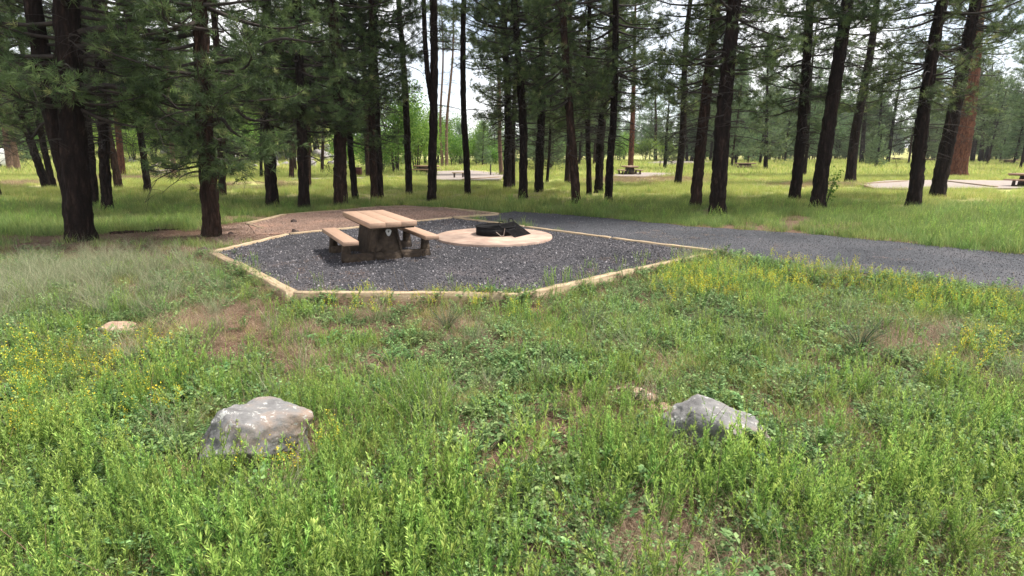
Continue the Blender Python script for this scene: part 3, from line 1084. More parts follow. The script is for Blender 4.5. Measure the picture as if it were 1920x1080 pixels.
# ------------------------------------------------------------------ far woodland trees
def project_ok(x, y, m=1.12):
    return abs(x) < y * .94 * m


MARKS = [(-20, 'the left edge trunks'), (90, 'the twin leaning pines'), (150, 'the big forked pine'), (225, 'the orange sunlit trunk'), (278, 'the lone slim left pine'), (334, 'the brush pile'),
         (398, 'the brown near pine'), (511, 'the tent pad corner pine'), (571, 'the dark tent pad pine'), (639, 'the wide brown-grey pine'), (708, 'the close tall pair'), (768, 'the slender leaning bare pine'),
         (810, 'the forked bare pine'), (877, 'the straight bare pine'), (951, 'the middle cluster'), (1012, 'the thick middle pine'), (1081, 'the reddish-based pine'), (1131, 'the crossing pair'), (1182, 'the small far table'),
         (1229, 'the lone far brown pine'), (1271, 'the mossy-based pine'), (1343, 'the thickest dark pine'), (1435, 'the low-crowned bluish pine'), (1490, 'the left drive pine'), (1531, 'the sapling pine'),
         (1593, 'the pad tip pine'), (1664, 'the slanted hazy-gap pine'), (1712, 'the left right-hand twin pine'), (1790, 'the red ponderosa'), (1845, 'the thin slanting pair'), (1891, 'the far right table'), (1925, 'the right edge pine')]
ORD = ['nearest', 'second', 'third', 'fourth', 'fifth', 'sixth', 'seventh', 'eighth', 'ninth', 'tenth', 'eleventh', 'twelfth', 'thirteenth', 'fourteenth', 'fifteenth', 'sixteenth', 'seventeenth', 'eighteenth', 'nineteenth', 'twentieth']
PENDING = []


def settle_labels():
    from collections import defaultdict
    d = defaultdict(list)
    for o, what in PENDING:
        px, _ = proj(o.location.x, o.location.y, o.location.z)
        mk = min(MARKS, key=lambda m: abs(m[0] - px))
        side = 'left of' if px < mk[0] else 'right of'
        d[(what, side, mk[1])].append(o)
    for (what, side, mk), lst in d.items():
        lst.sort(key=lambda o: o.location.y)
        for i, o in enumerate(lst):
            pre = '' if len(lst) == 1 else ORD[min(i, 19)] + ' '
            o['label'] = '%s%s, seen just %s %s' % (pre, what, side, mk)


def far_pines():
    r = np.random.default_rng(21)
    n = 0
    placed = []
    tries = 0
    while n < 205 and tries < 9000:
        tries += 1
        y = 48 + 130 * r.uniform() ** .8
        x = r.uniform(-1.02, 1.02) * y
        px, _ = proj(x, y, 0)
        if 715 < px < 985:
            continue
        if 640 < px < 715 and y < 110:
            continue
        if px < 640 and 55 < y < 85 and r.uniform() < .7:
            continue
        if px > 985 and y < 62 and r.uniform() < .75:
            continue
        if 1150 < px < 1275 and r.uniform() < .85:
            continue
        if 1640 < px < 1720 and r.uniform() < .7:
            continue
        if any(in_poly(np.array([x]), np.array([y]), f)[0] for f in FARPOLYS):
            continue
        if any((x - a) ** 2 + (y - b_) ** 2 < 2.6 ** 2 for a, b_ in placed):
            continue
        placed.append((x, y))
        kn = r.choice(['F1', 'F2', 'F3', 'F4'], p=[.33, .27, .22, .18])
        s = r.uniform(.6, 1.08)
        z = float(H(x, y))
        lean = Vector((r.normal() * .03 + .02 * np.sign(x), r.normal() * .03, 1))
        left = px < 700
        if kn == 'F4':
            lab, g = ('low bushy young pine in the far woodland left of the sky gap', 'young far pines at left') if left else ('low bushy young pine in the far woodland right of the sky gap', 'young far pines at right')
        else:
            lab, g = ('pine among the far woodland trees on the left slope', 'far pines at left') if left else ('pine among the far woodland trees behind the right campsites', 'far pines at right')
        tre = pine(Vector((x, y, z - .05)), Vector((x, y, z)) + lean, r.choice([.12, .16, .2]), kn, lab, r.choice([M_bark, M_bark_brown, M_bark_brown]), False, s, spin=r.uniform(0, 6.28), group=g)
        PENDING.append((tre, {'F1': 'full-crowned far pine', 'F2': 'low-branched far pine', 'F3': 'high-crowned far pine', 'F4': 'low bushy young pine'}[kn]))
        n += 1
    return placed


FP = far_pines()


def merged_tree(kn):
    k = KINDS[kn]
    g = Geo()
    mi = []
    tm = trunk_mesh(k, .17, 1, False, 3)
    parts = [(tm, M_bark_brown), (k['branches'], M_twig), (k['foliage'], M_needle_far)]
    import bmesh
    bm = bmesh.new()
    me = bpy.data.meshes.new('woodland_tree')
    nf = []
    for pm, _ in parts:
        bm.from_mesh(pm)
        nf.append(len(bm.faces))
    bm.to_mesh(me)
    bm.free()
    for _, m in parts:
        me.materials.append(m)
    arr = np.zeros(len(me.polygons), np.int32)
    arr[nf[0]:nf[1]] = 1
    arr[nf[1]:] = 2
    me.polygons.foreach_set('material_index', arr)
    return me


FARWOOD = True
# small pines low in the sky gap
for (px, py, hs) in ((745, 318, .9), (862, 312, .75), (905, 314, .8), (930, 312, .95), (700, 316, 1.0)):
    p = PG(px, py)
    PENDING.append((pine(p, p + Vector((0, 0, 1)), .1, 'F4', 'small young pine low against the bright sky gap', M_bark_brown, False, hs, group='young pines under the sky gap'), 'small young pine under the sky gap'))



# ------------------------------------------------------------------ broad-leaved trees and shrubs
def broad_kind(seed, Ht, n, rad, leaf, stems=3):
    r = np.random.default_rng(seed)
    g = Geo()
    gb = Geo()
    cl = r.normal(size=(16, 3)) * np.array([rad * .5, rad * .5, Ht * .2]) + np.array([0, 0, Ht * .62])
    ci = r.integers(0, 16, n)
    p = cl[ci] + r.normal(size=(n, 3)) * rad * .28
    p = p[p[:, 2] > .1]
    n = len(p)
    d = unit(r.normal(size=(n, 3)) + np.array([0, 0, .3]))
    s = unit(np.cross(d, r.normal(size=(n, 3))))
    L = leaf * r.uniform(.6, 1.3, (n, 1))
    v = np.stack([p, p + d * L * .5 + s * L * .35, p + d * L, p + d * L * .5 - s * L * .35], 1).reshape(-1, 3)
    i = np.arange(n)[:, None] * 4
    q = i + np.array([[0, 1, 2, 3]])
    g.add(v, q=q, c=np.repeat(r.uniform(0, 1, n), 4))
    a = r.uniform(0, 6.28, stems)
    s_ = np.linspace(0, 1, 6)[None, :]
    pts = np.zeros((stems, 6, 3))
    pts[..., 0] = np.cos(a)[:, None] * (rad * .12 + rad * .4 * s_ ** 1.5)
    pts[..., 1] = np.sin(a)[:, None] * (rad * .12 + rad * .4 * s_ ** 1.5)
    pts[..., 2] = s_ * Ht * .75 - .05
    v, q = tubes(pts, (.012 * Ht + .01) * (1 - .8 * s_) * np.ones((stems, 1)), 6)
    gb.add(v, q=q)
    # limbs up to leaf clusters
    st = pts[r.integers(0, stems, 16), r.integers(2, 5, 16)]
    ss = np.linspace(0, 1, 5)[None, :, None]
    pl = st[:, None] * (1 - ss) + cl[:, None] * ss + r.normal(size=(16, 5, 3)) * .03 * ss * (1 - ss) * 4
    v, q = tubes(pl, (.004 * Ht + .004) * (1 - .7 * ss[..., 0]) * np.ones((16, 1)), 4)
    gb.add(v, q=q)
    lm = g.mesh('leaves_%d' % seed)
    lm.materials.append(M_broad)
    bm_ = gb.mesh('stems_%d' % seed)
    bm_.materials.append(M_twig)
    return bm_, lm


BK = [broad_kind(51, 5.2, 7000, 1.9, .16, 6), broad_kind(52, 3.2, 5000, 1.5, .14, 5), broad_kind(53, 6.5, 8000, 2.2, .17, 7)]


def broad(px, py, k, s, label, name='broadleaf_tree', group=None, cat='tree'):
    p = PG(px, py)
    o = thing(name, label, cat, p, (0, 0, random.uniform(0, 6.28)), group, s)
    add('trunk', BK[k][0], None, o)
    f = add('foliage', BK[k][1], None, o)
    f['kind'] = 'stuff'
    if group:
        PENDING.append((o, ('yellow-green leafy shrub' if 'gap' in group else 'light green leafy shrub')))
    return o


broad(745, 327, 2, 1.15, 'largest bright green broad-leaved tree behind the leaning thin pine')
broad(782, 324, 0, 1.1, 'bright green broad-leaved tree just left of the forked bare pine')
broad(716, 325, 0, .95, 'bright green broad-leaved tree left of the largest one')
for (px, py, k, s) in ((655, 320, 1, 1.2), (850, 313, 1, 1.3), (868, 311, 0, 1.1), (895, 312, 1, 1.2), (915, 310, 0, 1.1), (925, 313, 1, .8), (765, 312, 2, 1.2), (818, 311, 0, 1.3), (800, 309, 2, 1.1), (835, 308, 2, 1.2), (900, 306, 2, 1.0), (945, 308, 0, 1.1)):
    broad(px, py, k, s, 'yellow-green leafy shrub under the sky gap', 'broadleaf_shrub', 'yellow-green shrubs under the sky gap', 'shrub')
for (px, py, k, s) in ((1248, 308, 1, 1.2), (1208, 303, 1, 1.3), (1160, 305, 1, 1.2), (1120, 304, 1, 1.2), (1045, 303, 1, 1.4), (1010, 304, 1, 1.3), (1170, 299, 0, 1.2), (1322, 300, 1, 1.1)):
    broad(px, py, k, s, 'light green leafy shrub in the far clearing right of the sky gap', 'broadleaf_shrub', 'light green shrubs in the far clearing', 'shrub')
for (px, py, k, s) in ((60, 300, 0, 1.2), (110, 298, 2, 1.1), (250, 306, 0, 1.1), (290, 300, 2, 1.2), (350, 306, 0, 1.2), (440, 304, 2, 1.3), (475, 308, 1, 1.4), (540, 300, 0, 1.3), (150, 296, 2, 1.2), (380, 296, 2, 1.2), (10, 296, 2, 1.2), (200, 292, 2, 1.3), (590, 292, 2, 1.3), (500, 286, 2, 1.3), (320, 280, 2, 1.5), (430, 276, 2, 1.5), (120, 278, 2, 1.5), (230, 272, 2, 1.5), (30, 280, 2, 1.5)):
    broad(px, py, k, s, 'pale green leafy shrub on the sunny slope behind the left pines', 'broadleaf_shrub', 'green shrubs on the left slope', 'shrub')

# leafy sapling at the base of the leaning pine by the drive
def sapling():
    p = PG(1546, 391)
    o = thing('sapling', 'thin leafy sapling sprouting at the foot of the right-leaning thick pine', 'sapling', p)
    r = np.random.default_rng(3)
    g, gb = Geo(), Geo()
    pts = np.zeros((5, 6, 3))
    s_ = np.linspace(0, 1, 6)
    for i in range(5):
        a = r.uniform(0, 6.28)
        pts[i, :, 0] = s_ * .35 * math.cos(a) + .05 * s_
        pts[i, :, 1] = s_ * .35 * math.sin(a)
        pts[i, :, 2] = s_ * r.uniform(.9, 1.7)
    v, q = tubes(pts, .012 * (1 - .7 * s_)[None] * np.ones((5, 1)), 4)
    gb.add(v, q=q)
    n = 260
    bi, si = r.integers(0, 5, n), r.integers(2, 6, n)
    pp = pts[bi, si] + r.normal(size=(n, 3)) * .10
    d = unit(r.normal(size=(n, 3)))
    s = unit(np.cross(d, r.normal(size=(n, 3))))
    L = r.uniform(.05, .10, (n, 1))
    v = np.stack([pp, pp + d * L * .5 + s * L * .4, pp + d * L, pp + d * L * .5 - s * L * .4], 1).reshape(-1, 3)
    g.add(v, q=np.arange(n * 4).reshape(-1, 4), c=np.repeat(r.uniform(0, .7, n), 4))
    add('stem', gb.mesh('stem'), M_twig, o)
    f = add('leaves', g.mesh('leaves'), M_broad, o)
    f['kind'] = 'stuff'


sapling()

# ------------------------------------------------------------------ timbers of the pads
def timber(pa, pb, ztop, label, w=.14, h=.2, m=None, over=0.0, seed=0, group='timbers edging the gravel pads', cut=(0, 0)):
    a, b = P(*pa, ztop), P(*pb, ztop)
    d = (b - a)
    L = d.length
    d.normalize()
    r = np.random.default_rng(seed)
    g = Geo()
    n = max(4, int(L / .18))
    bev = .014
    prof = np.array([[-w / 2, -h], [-w / 2, -bev], [-w / 2 + bev, 0], [w / 2 - bev, 0], [w / 2, -bev], [w / 2, -h]])
    xs_ = np.linspace(over, L - over, n)
    wob = r.normal(size=n).cumsum() * .002
    wob -= np.linspace(wob[0], wob[-1], n)
    zob = r.normal(size=n) * .003
    V = []
    for i, x in enumerate(xs_):
        pr = prof + r.normal(size=prof.shape) * .0016
        for (yy, zz) in pr:
            V.append([x, yy + wob[i], zz + zob[i]])
    k = 6
    q = []
    for i in range(n - 1):
        for j in range(k - 1):
            q.append([i * k + j, (i + 1) * k + j, (i + 1) * k + j + 1, i * k + j + 1])
    g.add(V, q=q, t=[[0, 1, 2], [0, 2, 3], [0, 3, 4], [0, 4, 5], [(n - 1) * k + c for c in (2, 1, 0)], [(n - 1) * k + c for c in (3, 2, 0)], [(n - 1) * k + c for c in (4, 3, 0)], [(n - 1) * k + c for c in (5, 4, 0)]])
    o = add('timber', g.mesh('timber'), m or M_timber)
    o.location = a
    o.rotation_euler = (0, 0, math.atan2(d.y, d.x))
    tag(o, label, 'timber', group)
    return o


TZ = .17
timber((398, 472), (445, 494), TZ, 'short near-left timber from the far left corner to the first joint', seed=1, over=.02, w=.17, h=.3, m=M_timber_old)
timber((443, 491), (547, 545), TZ + .012, 'longer near-left timber with cracked pale top', seed=2, over=.02, w=.17, h=.32)
timber((549, 546), (985, 548), TZ, 'long front timber running across below the picnic table', seed=3, over=.03, w=.12, h=.3)
timber((987, 548), (1188, 503), TZ + .005, 'front right timber nearest to the camera end of the pad', seed=4, over=.03, w=.13, h=.28)
timber((1190, 503), (1345, 470), TZ - .01, 'timber leading to the right tip of the pad', seed=5, over=.02, w=.115, h=.24)
timber((1342, 469), (1148, 444.5), TZ, 'thin timber along the drive ending at the right tip', seed=6, over=.03, w=.11)
timber((1146, 444), (985, 423.5), TZ, 'middle timber along the drive to the right of the fire ring slab', seed=7, over=.03, w=.12)
timber((983, 423), (850, 406.5), TZ, 'far timber along the drive behind the fire ring', seed=8, over=.03, w=.11)
timber((400, 470), (540, 437), TZ, 'back left timber from the left corner towards the tent pad', seed=9, over=.05, w=.12)
timber((543, 436.5), (675, 424), TZ, 'back timber dividing table pad and tent pad, left of the table', seed=10, over=.02, w=.12)
timber((678, 423.5), (847, 406.5), TZ, 'back timber dividing table pad and tent pad, right of the table', seed=11, over=.02, w=.12)
timber((850, 406), (934, 400), TZ, 'short timber between tent pad and drive', seed=12, over=.02, w=.12)
timber((464, 417), (533, 401), TZ, 'left back timber of the tent pad', seed=13, w=.15)
timber((466, 418.5), (493, 427), TZ - .02, 'short half-buried timber at the left corner of the tent pad', seed=14, w=.09, m=M_timber_old)
timber((537, 400.5), (640, 393), TZ - .01, 'dark weathered timber of the tent pad beyond the table, left part', seed=15, m=M_timber_old, w=.1)
timber((643, 392.5), (705, 387), TZ - .01, 'dark weathered timber of the tent pad beyond the table, middle part', seed=16, m=M_timber_old, w=.1)
timber((708, 386.7), (830, 388.4), TZ - .01, 'dark weathered timber at the far edge of the tent pad', seed=17, m=M_timber_old, w=.1)
timber((833, 388.6), (934, 399), TZ, 'far right timber of the tent pad', seed=18, w=.11)

# far pad timbers
def far_timber(pa, pb, z, label, seed):
    timber(pa, pb, z, label, w=.2, h=.25, seed=seed, group='timbers of the far pads', m=M_timber_old)


zf = fp1[0].z + .06
far_timber((1640, 353), (1758, 354), zf, 'front timber of the pale right pad', 31)
far_timber((1765, 337), (1868, 349), zf, 'timber crossing the pale right pad towards its front', 32)
far_timber((1613, 344), (1640, 352), zf, 'short timber at the left tip of the pale right pad', 33)
far_timber((1618, 343), (1700, 338), zf, 'back timber of the pale right pad', 34)

# ------------------------------------------------------------------ picnic table
def solve_frame():
    zt = PADZ + .78
    nl, nr, fr, fl = P(693, 420, zt), P(782, 415, zt), P(719, 394, zt), P(641, 398, zt)
    return nl, nr, fr, fl


nl, nr, fr_, fl_ = solve_frame()
ctr = (nl + nr + fr_ + fl_) / 4
ydir = ((fr_ - nr) + (fl_ - nl)).normalized()
LT = ((fr_ - nr).length + (fl_ - nl).length) / 2
WT = abs(((nr - nl)).dot(Vector((ydir.y, -ydir.x, 0))))
print('table length', LT, 'width', WT, 'ctr', ctr, 'dir', ydir)
LT = min(max(LT, 1.8), 2.5)
WT = min(max(WT, .8), .95)


def picnic_table(LT, WT, name, label):
    rz = 0
    o = thing(name, label, 'picnic table', (0, 0, 0), (0, 0, 0))
    # top planks (three), long axis along local Y; near end is -Y
    gap = .006
    pw = (WT - 2 * gap) / 3
    for i in range(3):
        g = Geo()
        x0 = -WT / 2 + i * (pw + gap)
        box_geo(g, x0, x0 + pw, -LT / 2, LT / 2, .695, .79, .0022)
        add('plank', g.mesh('plank'), M_plank, o)
    g = Geo()
    box_geo(g, -WT / 2 + .04, WT / 2 - .04, -LT / 2 + .05, LT / 2 - .05, .66, .694, 0)
    add('top_frame', g.mesh('top_frame'), M_pedestal, o)
    BL = LT * .92
    for s in (-1, 1):
        g = Geo()
        # seat with slanted ends like in the photo
        x0, x1 = s * .79 - .14, s * .79 + .14
        box_geo(g, x0, x1, -BL / 2, BL / 2, .389, .467, .003)
        add('bench_seat', g.mesh('bench_seat'), M_plank, o)
    # centre pedestal: tapered cast block
    g = Geo()
    yl = LT * .30
    b_, t_ = .31, .19
    v = [[-b_, -yl, .0], [b_, -yl, 0], [b_, yl, 0], [-b_, yl, 0], [-t_, -yl + .02, .657], [t_, -yl + .02, .657], [t_, yl - .02, .657], [-t_, yl - .02, .657]]
    g.add(v, q=[[3, 2, 1, 0], [4, 5, 6, 7], [0, 1, 5, 4], [1, 2, 6, 5], [2, 3, 7, 6], [3, 0, 4, 7]])
    add('pedestal', g.mesh('pedestal'), M_pedestal, o)
    # raised corner ribs on the near face and the emblem
    for s in (-1, 1):
        g = Geo()
        box_geo(g, -.02, .02, -.012, .012, 0, .62, .004, Matrix.Translation((s * (b_ - .025), -yl - .004, .03)) @ Matrix.Rotation(-s * .175, 4, 'Y'))
        add('pedestal_rib', g.mesh('pedestal_rib'), M_pedestal, o)
    g = Geo()
    sh = [(math.sin(a) * .06 * (1.0 if math.cos(a) > 0 else .85 + .15 * math.cos(a)), math.cos(a) * (.058 if math.cos(a) > 0 else .085)) for a in np.linspace(0, 2 * math.pi, 18, endpoint=False)]
    n = len(sh)
    v = [[x, -.0, z] for x, z in sh] + [[x, -.014, z] for x, z in sh]
    g.add(v, q=[[k, (k + 1) % n, n + (k + 1) % n, n + k] for k in range(n)], t=[[n, n + k, n + k + 1] for k in range(1, n - 1)])
    em = add('emblem', g.mesh('emblem'), M_emblem, o)
    em.location = (.02, -yl - .004, .55)
    em.rotation_euler = (.0, 0, 0)
    em['label'] = 'small pale shield-shaped emblem on the dark pedestal'
    g = Geo()
    v = [[-.018, 0, .012], [.0, 0, .03], [.018, 0, .012], [.008, 0, -.012], [-.008, 0, -.012]]
    g.add(v, t=[[0, 2, 1], [0, 3, 2], [0, 4, 3]])
    mk = add('emblem_mark', g.mesh('emblem_mark'), M_emblem_d, em)
    mk.location = (0, -.017, 0)
    # cross beams on the ground and bench supports at their ends
    r = np.random.default_rng(4)
    for y in (-yl + .10, yl - .10):
        g = Geo()
        box_geo(g, -.86, .86, y - .085, y + .085, -.04, .14, .02)
        add('base_beam', g.mesh('base_beam'), M_pedestal, o)
        for s in (-1, 1):
            g = Geo()
            i_, o_ = s * .70, s * .90
            it, ot = s * .735, s * .85
            ya, yb = y - .055, y + .055
            xs_ = sorted([i_, o_])
            xt = sorted([it, ot])
            v = [[xs_[0], ya, -.03], [xs_[1], ya, -.03], [xs_[1], yb, -.03], [xs_[0], yb, -.03], [xt[0], ya, .388], [xt[1], ya, .388], [xt[1], yb, .388], [xt[0], yb, .388]]
            g.add(v, q=[[3, 2, 1, 0], [4, 5, 6, 7], [0, 1, 5, 4], [1, 2, 6, 5], [2, 3, 7, 6], [3, 0, 4, 7]])
            add('bench_support', g.mesh('bench_support'), M_pedestal, o)
    # cast stone relief at the foot of the pedestal
    for k in range(26):
        g = Geo()
        rr = r.uniform(.04, .09)
        m_ = 9
        pts = []
        lat = np.linspace(0, math.pi / 2, 4)
        vv, qq = [], []
        sx, sy = r.uniform(.9, 1.8), r.uniform(.18, .32)
        for a in lat:
            for j in range(m_):
                t = 2 * math.pi * j / m_
                w_ = 1 + .12 * math.sin(3 * t + k)
                vv.append([rr * sx * w_ * math.cos(t) * math.cos(a), -rr * sy * math.sin(a), rr * w_ * math.sin(t) * math.cos(a)])
        for a in range(3):
            for j in range(m_):
                qq.append([a * m_ + j, a * m_ + (j + 1) % m_, (a + 1) * m_ + (j + 1) % m_, (a + 1) * m_ + j])
        g.add(vv, q=qq)
        u = r.uniform(-.85, .85)
        z = r.uniform(.0, .12) if abs(u) > .3 else r.uniform(.0, .30)
        y = (-yl + z * .03) if abs(u) < .3 - z * .15 else -yl + .016
        z = min(z, .09) if abs(u) > .3 else z
        st = add('relief_stone', g.mesh('relief_stone', True), M_pedestal, o)
        st.location = (u, y, z)
        st.rotation_euler = (0, r.uniform(-.6, .6), 0)
    return o


tbl = picnic_table(LT, WT, 'picnic_table', 'near picnic table with tan plank top, two benches and dark cast pedestal')
tbl.location = (ctr.x, ctr.y, PADZ)
tbl.rotation_euler = (0, 0, math.atan2(ydir.y, ydir.x) - math.pi / 2)


def far_table(px, py, rz, label, s=1.0, src=None, group='picnic tables of the far campsites'):
    o = copy_tree(src or tbl)
    o.location = PG(px, py)
    o.rotation_euler = (0, 0, rz)
    o.scale = (s,) * 3
    o['label'] = label
    o['group'] = group
    # the fine relief and emblem cannot be seen this far
    for ch in list(o.children):
        if ch.name.split('.')[0] in ('relief_stone', 'emblem', 'pedestal_rib'):
            for g in list(ch.children):
                bpy.data.objects.remove(g)
            bpy.data.objects.remove(ch)
    return o


far_table(1180, 328, .1, 'small far picnic table beside the reddish brown trunk')
far_table(1396, 318, 1.5, 'far picnic table seen side-on left of the bluish low-crowned pine')
far_table(1891, 309, 1.45, 'far picnic table near the right edge seen behind the red ponderosa')
far_table(1680, 303, .7, 'distant picnic table in the hazy gap at right')
far_table(1744, 305, 1.2, 'distant picnic table half hidden by the thick right pines')
far_table(1938, 352, .35, 'picnic table cut by the right picture edge')
far_table(800, 326, 1.2, 'distant picnic table left of the forked bare pine')

# ------------------------------------------------------------------ fire ring on its slab
sc_c = P(926, 441, PADZ + .06)
rx = (P(1035, 441, PADZ + .06) - P(817, 441, PADZ + .06)).length / 2
ryv = (P(926, 424, PADZ + .06).y - P(926, 459, PADZ + .06).y) / 2
print('slab', sc_c, rx, ryv)
slab_c = Vector((sc_c.x, P(926, 459, PADZ + .06).y + rx, 0))
g = Geo()
th = np.linspace(0, 2 * math.pi, 96, endpoint=False)
V = []
for (rr, z) in ((rx, -.02), (rx, .05), (rx - .012, .062)):
    V += [[rr * math.cos(a), rr * math.sin(a), z] for a in th]
n = 96
q = [[i * n + j, i * n + (j + 1) % n, (i + 1) * n + (j + 1) % n, (i + 1) * n + j] for i in range(2) for j in range(n)]
g.add(V, q=q, t=[[2 * n, 2 * n + j, 2 * n + j + 1] for j in range(1, n - 1)])
slab = add('concrete_slab', g.mesh('concrete_slab'), M_slab)
slab.location = (slab_c.x, slab_c.y, PADZ)
tag(slab, 'round pinkish concrete slab under the black fire ring', 'slab')
SZ = PADZ + .062
ringl, ringr = P(893, 438, SZ), P(966, 439, SZ)
rc = (ringl + ringr) / 2
RR_ = (ringr - ringl).length / 2
ring = thing('fire_ring', 'black steel campfire ring with a hinged grate on the round slab', 'fire ring', (rc.x, rc.y, SZ))


def cyl_shell(r0, r1, z0, z1, n=64):
    g = Geo()
    th = np.linspace(0, 2 * math.pi, n, endpoint=False)
    V = []
    for (rr, z) in ((r0, z0), (r0, z1), (r1, z1), (r1, z0)):
        V += [[rr * math.cos(a), rr * math.sin(a), z] for a in th]
    q = [[i * n + j, i * n + (j + 1) % n, ((i + 1) % 4) * n + (j + 1) % n, ((i + 1) % 4) * n + j] for i in range(4) for j in range(n)]
    g.add(V, q=q)
    return g


add('ring_wall', cyl_shell(RR_, RR_ - .012, .002, .20).mesh('ring_wall', False), M_iron, ring)
add('rim', cyl_shell(RR_ + .014, RR_ - .016, .201, .214).mesh('rim', False), M_iron, ring)
g = Geo()
prism_geo(g, [((RR_ - .02) * math.cos(a), (RR_ - .02) * math.sin(a)) for a in np.linspace(0, 6.283, 32, endpoint=False)], .001, .05)
add('ash_bed', g.mesh('ash_bed'), M_ash, ring)


def rod(name, pts, r_, parent, m=None, loop=False, sides=8):
    pts = np.array(pts, float)
    v, q = tubes(pts[None], np.full((1, len(pts)), r_), sides)
    return add(name, np_mesh(name, v, quads=q, smooth=True), m or M_iron, parent)


# grate swung out over the right side, leaning down onto the slab
gr = add('grate', None, None, ring)
bpy.data.objects.remove(gr)
g = Geo()
# frame bars in local plane: u along width, v down-slope
gw, gl = .36, .62
def bar(a, b, r_):
    v, q = tubes(np.array([[a, b]], float), np.full((1, 2), r_), 8)
    return v, q
for a, b in (((-gw, 0, 0), (gw, 0, 0)), ((-gw, -gl, 0), (gw, -gl, 0)), ((-gw, 0, 0), (-gw, -gl, 0)), ((gw, 0, 0), (gw, -gl, 0))):
    v, q = bar(a, b, .016)
    g.add(v, q=q)
grate = add('grate', g.mesh('grate', True), M_iron, ring)
grate.location = (RR_ * .55, -.05, .275)
grate.rotation_euler = Euler((R(30), 0, R(58)), 'XYZ')
for i in range(13):
    x = -gw + .05 + i * (2 * gw - .1) / 12
    v, q = bar((x, 0, .004), (x, -gl, .004), .011)
    gb_ = Geo()
    gb_.add(v, q=q)
    add('grate_bar', gb_.mesh('grate_bar', True), M_iron, grate)
g = Geo()
box_geo(g, -gw * .5, gw * .5, -gl * .98, -gl * .45, -.012, -.004, 0)
add('grate_plate', g.mesh('grate_plate'), M_iron, grate)


def loop_pts(c, w, h, ang):
    out = []
    for t in np.linspace(0, 1, 15):
        a = math.pi * t
        x = -w / 2 * math.cos(a)
        z = h * min(1.0, math.sin(a) * 1.3)
        out.append([c[0] + x * math.cos(ang), c[1] + x * math.sin(ang), c[2] + z])
    return out


rod('handle', loop_pts((RR_ * .28, -.0, .20), .13, .11, .3), .011, ring)
rod('handle', loop_pts((RR_ * .78, .05, .24), .12, .14, .2), .011, ring)
rod('prop_rod', [[RR_ * .05, -RR_ * 1.06, .12], [RR_ * .30, -RR_ * 1.10, .02], [RR_ * .42, -RR_ * 1.02, .03], [RR_ * .48, -RR_ * .98, .2]], .010, ring, M_greywood)

# ------------------------------------------------------------------ rocks
def rock_mesh(name, sx, sy, sz, seed, sub=4, rough=.22, ncut=9):
    import bmesh
    from mathutils import noise
    bm = bmesh.new()
    bmesh.ops.create_icosphere(bm, subdivisions=sub, radius=1)
    off = Vector((seed * 3.7, seed * 1.3, seed * 2.1))
    r = np.random.default_rng(seed)
    planes = [(Vector(unit(r.normal(size=3) + np.array([0, 0, .4]))), r.uniform(.62, .88)) for _ in range(ncut)]
    for v in bm.verts:
        p = v.co.copy()
        for nrm, d in planes:
            k = p.dot(nrm)
            if k > d:
                p -= nrm * (k - d) * .85
        n = noise.noise(p * 1.3 + off) * rough + noise.noise(p * 3.5 + off) * rough * .35 + noise.noise(p * 9 + off) * rough * .14 + noise.noise(p * 22 + off) * rough * .06
        p *= 1 + n
        v.co = Vector((p.x * sx, p.y * sy, p.z * sz))
    for f in bm.faces:
        f.smooth = True
    me = bpy.data.meshes.new(name)
    bm.to_mesh(me)
    bm.free()
    return me


def rock(px, py, wpx, hm, label, m, seed, sy=.7, sink=.3, rz=0, sub=4, name='rock', group=None, tilt=0, ncut=9):
    """px,py: middle of the visible lower edge, wpx its width in the picture"""
    p = PG(px, py)
    depth = p.y * cp + (CAM_Z - p.z) * sp_
    sx = wpx / 2 * depth / FPX
    o = add(name, rock_mesh(name, sx, sx * sy, hm, seed, sub, ncut=ncut), m)
    o.location = (p.x, p.y + sx * sy * .6, p.z + hm * (1 - sink) - hm * .45)
    o.rotation_euler = (0, tilt, rz)
    tag(o, label, 'rock', group)
    return o


rock(446, 888, 236, .35, 'large grey lichen-spotted boulder lying in the weeds at lower left', M_rock, 31, ncut=12, sy=.8, sink=.18, rz=.15, tilt=-.25, sub=6)
rock(1358, 850, 222, .24, 'grey ridged boulder half buried in weeds at lower right', M_rock, 29, sy=.65, sink=.2, rz=-.2, tilt=.2, sub=6)
rock(211, 632, 78, .14, 'small flat tan rock in the grass at left', M_rock_tan, 6, sy=.6, sink=.15, rz=.1)
rock(1195, 748, 80, .07, 'flat tan rock slab lying among weeds left of the right boulder', M_rock_tan, 13, sy=.6, sink=.35, rz=-.6)
rock(1240, 775, 50, .05, 'small tan stone right below the flat tan slab', M_rock_tan, 14, sy=.6, sink=.3)
rock(320, 612, 20, .05, 'little dark stone right of the flat tan rock', M_rock_dark, 8)
rock(731, 640, 24, .05, 'small reddish stone in the bare ground below the front timber', M_rock_tan, 10)
rock(550, 419, 14, .10, 'dark stone on the brown tent pad', M_rock_dark, 12, sub=3)
rock(552, 438, 16, .10, 'dark stone against the dividing timber', M_rock_dark, 15, sub=3)
rock(989, 390, 12, .10, 'dark stone at the far edge of the drive', M_rock_dark, 16, sub=3)
rock(900, 356, 16, .14, 'dark stone in the grass right of the straight bare pine', M_rock_dark, 17, sub=3)
rock(793, 338, 14, .12, 'dark low stone left of the forked bare pine', M_rock_dark, 18, sub=3)
rock(830, 344, 22, .12, 'dark low stone just right of the forked bare pine', M_rock_dark, 19, sub=3)
rock(545, 1078, 60, .03, 'flat pale stone fragment at the bottom edge', M_rock_hill, 20, sink=.1)
rock(432, 440, 10, .06, 'small dark stone in bare soil near the brown pine', M_rock_dark, 22, sub=3)
rock(380, 474, 26, .09, 'dark stone beside the left corner of the timber border', M_rock_dark, 23, sub=3)
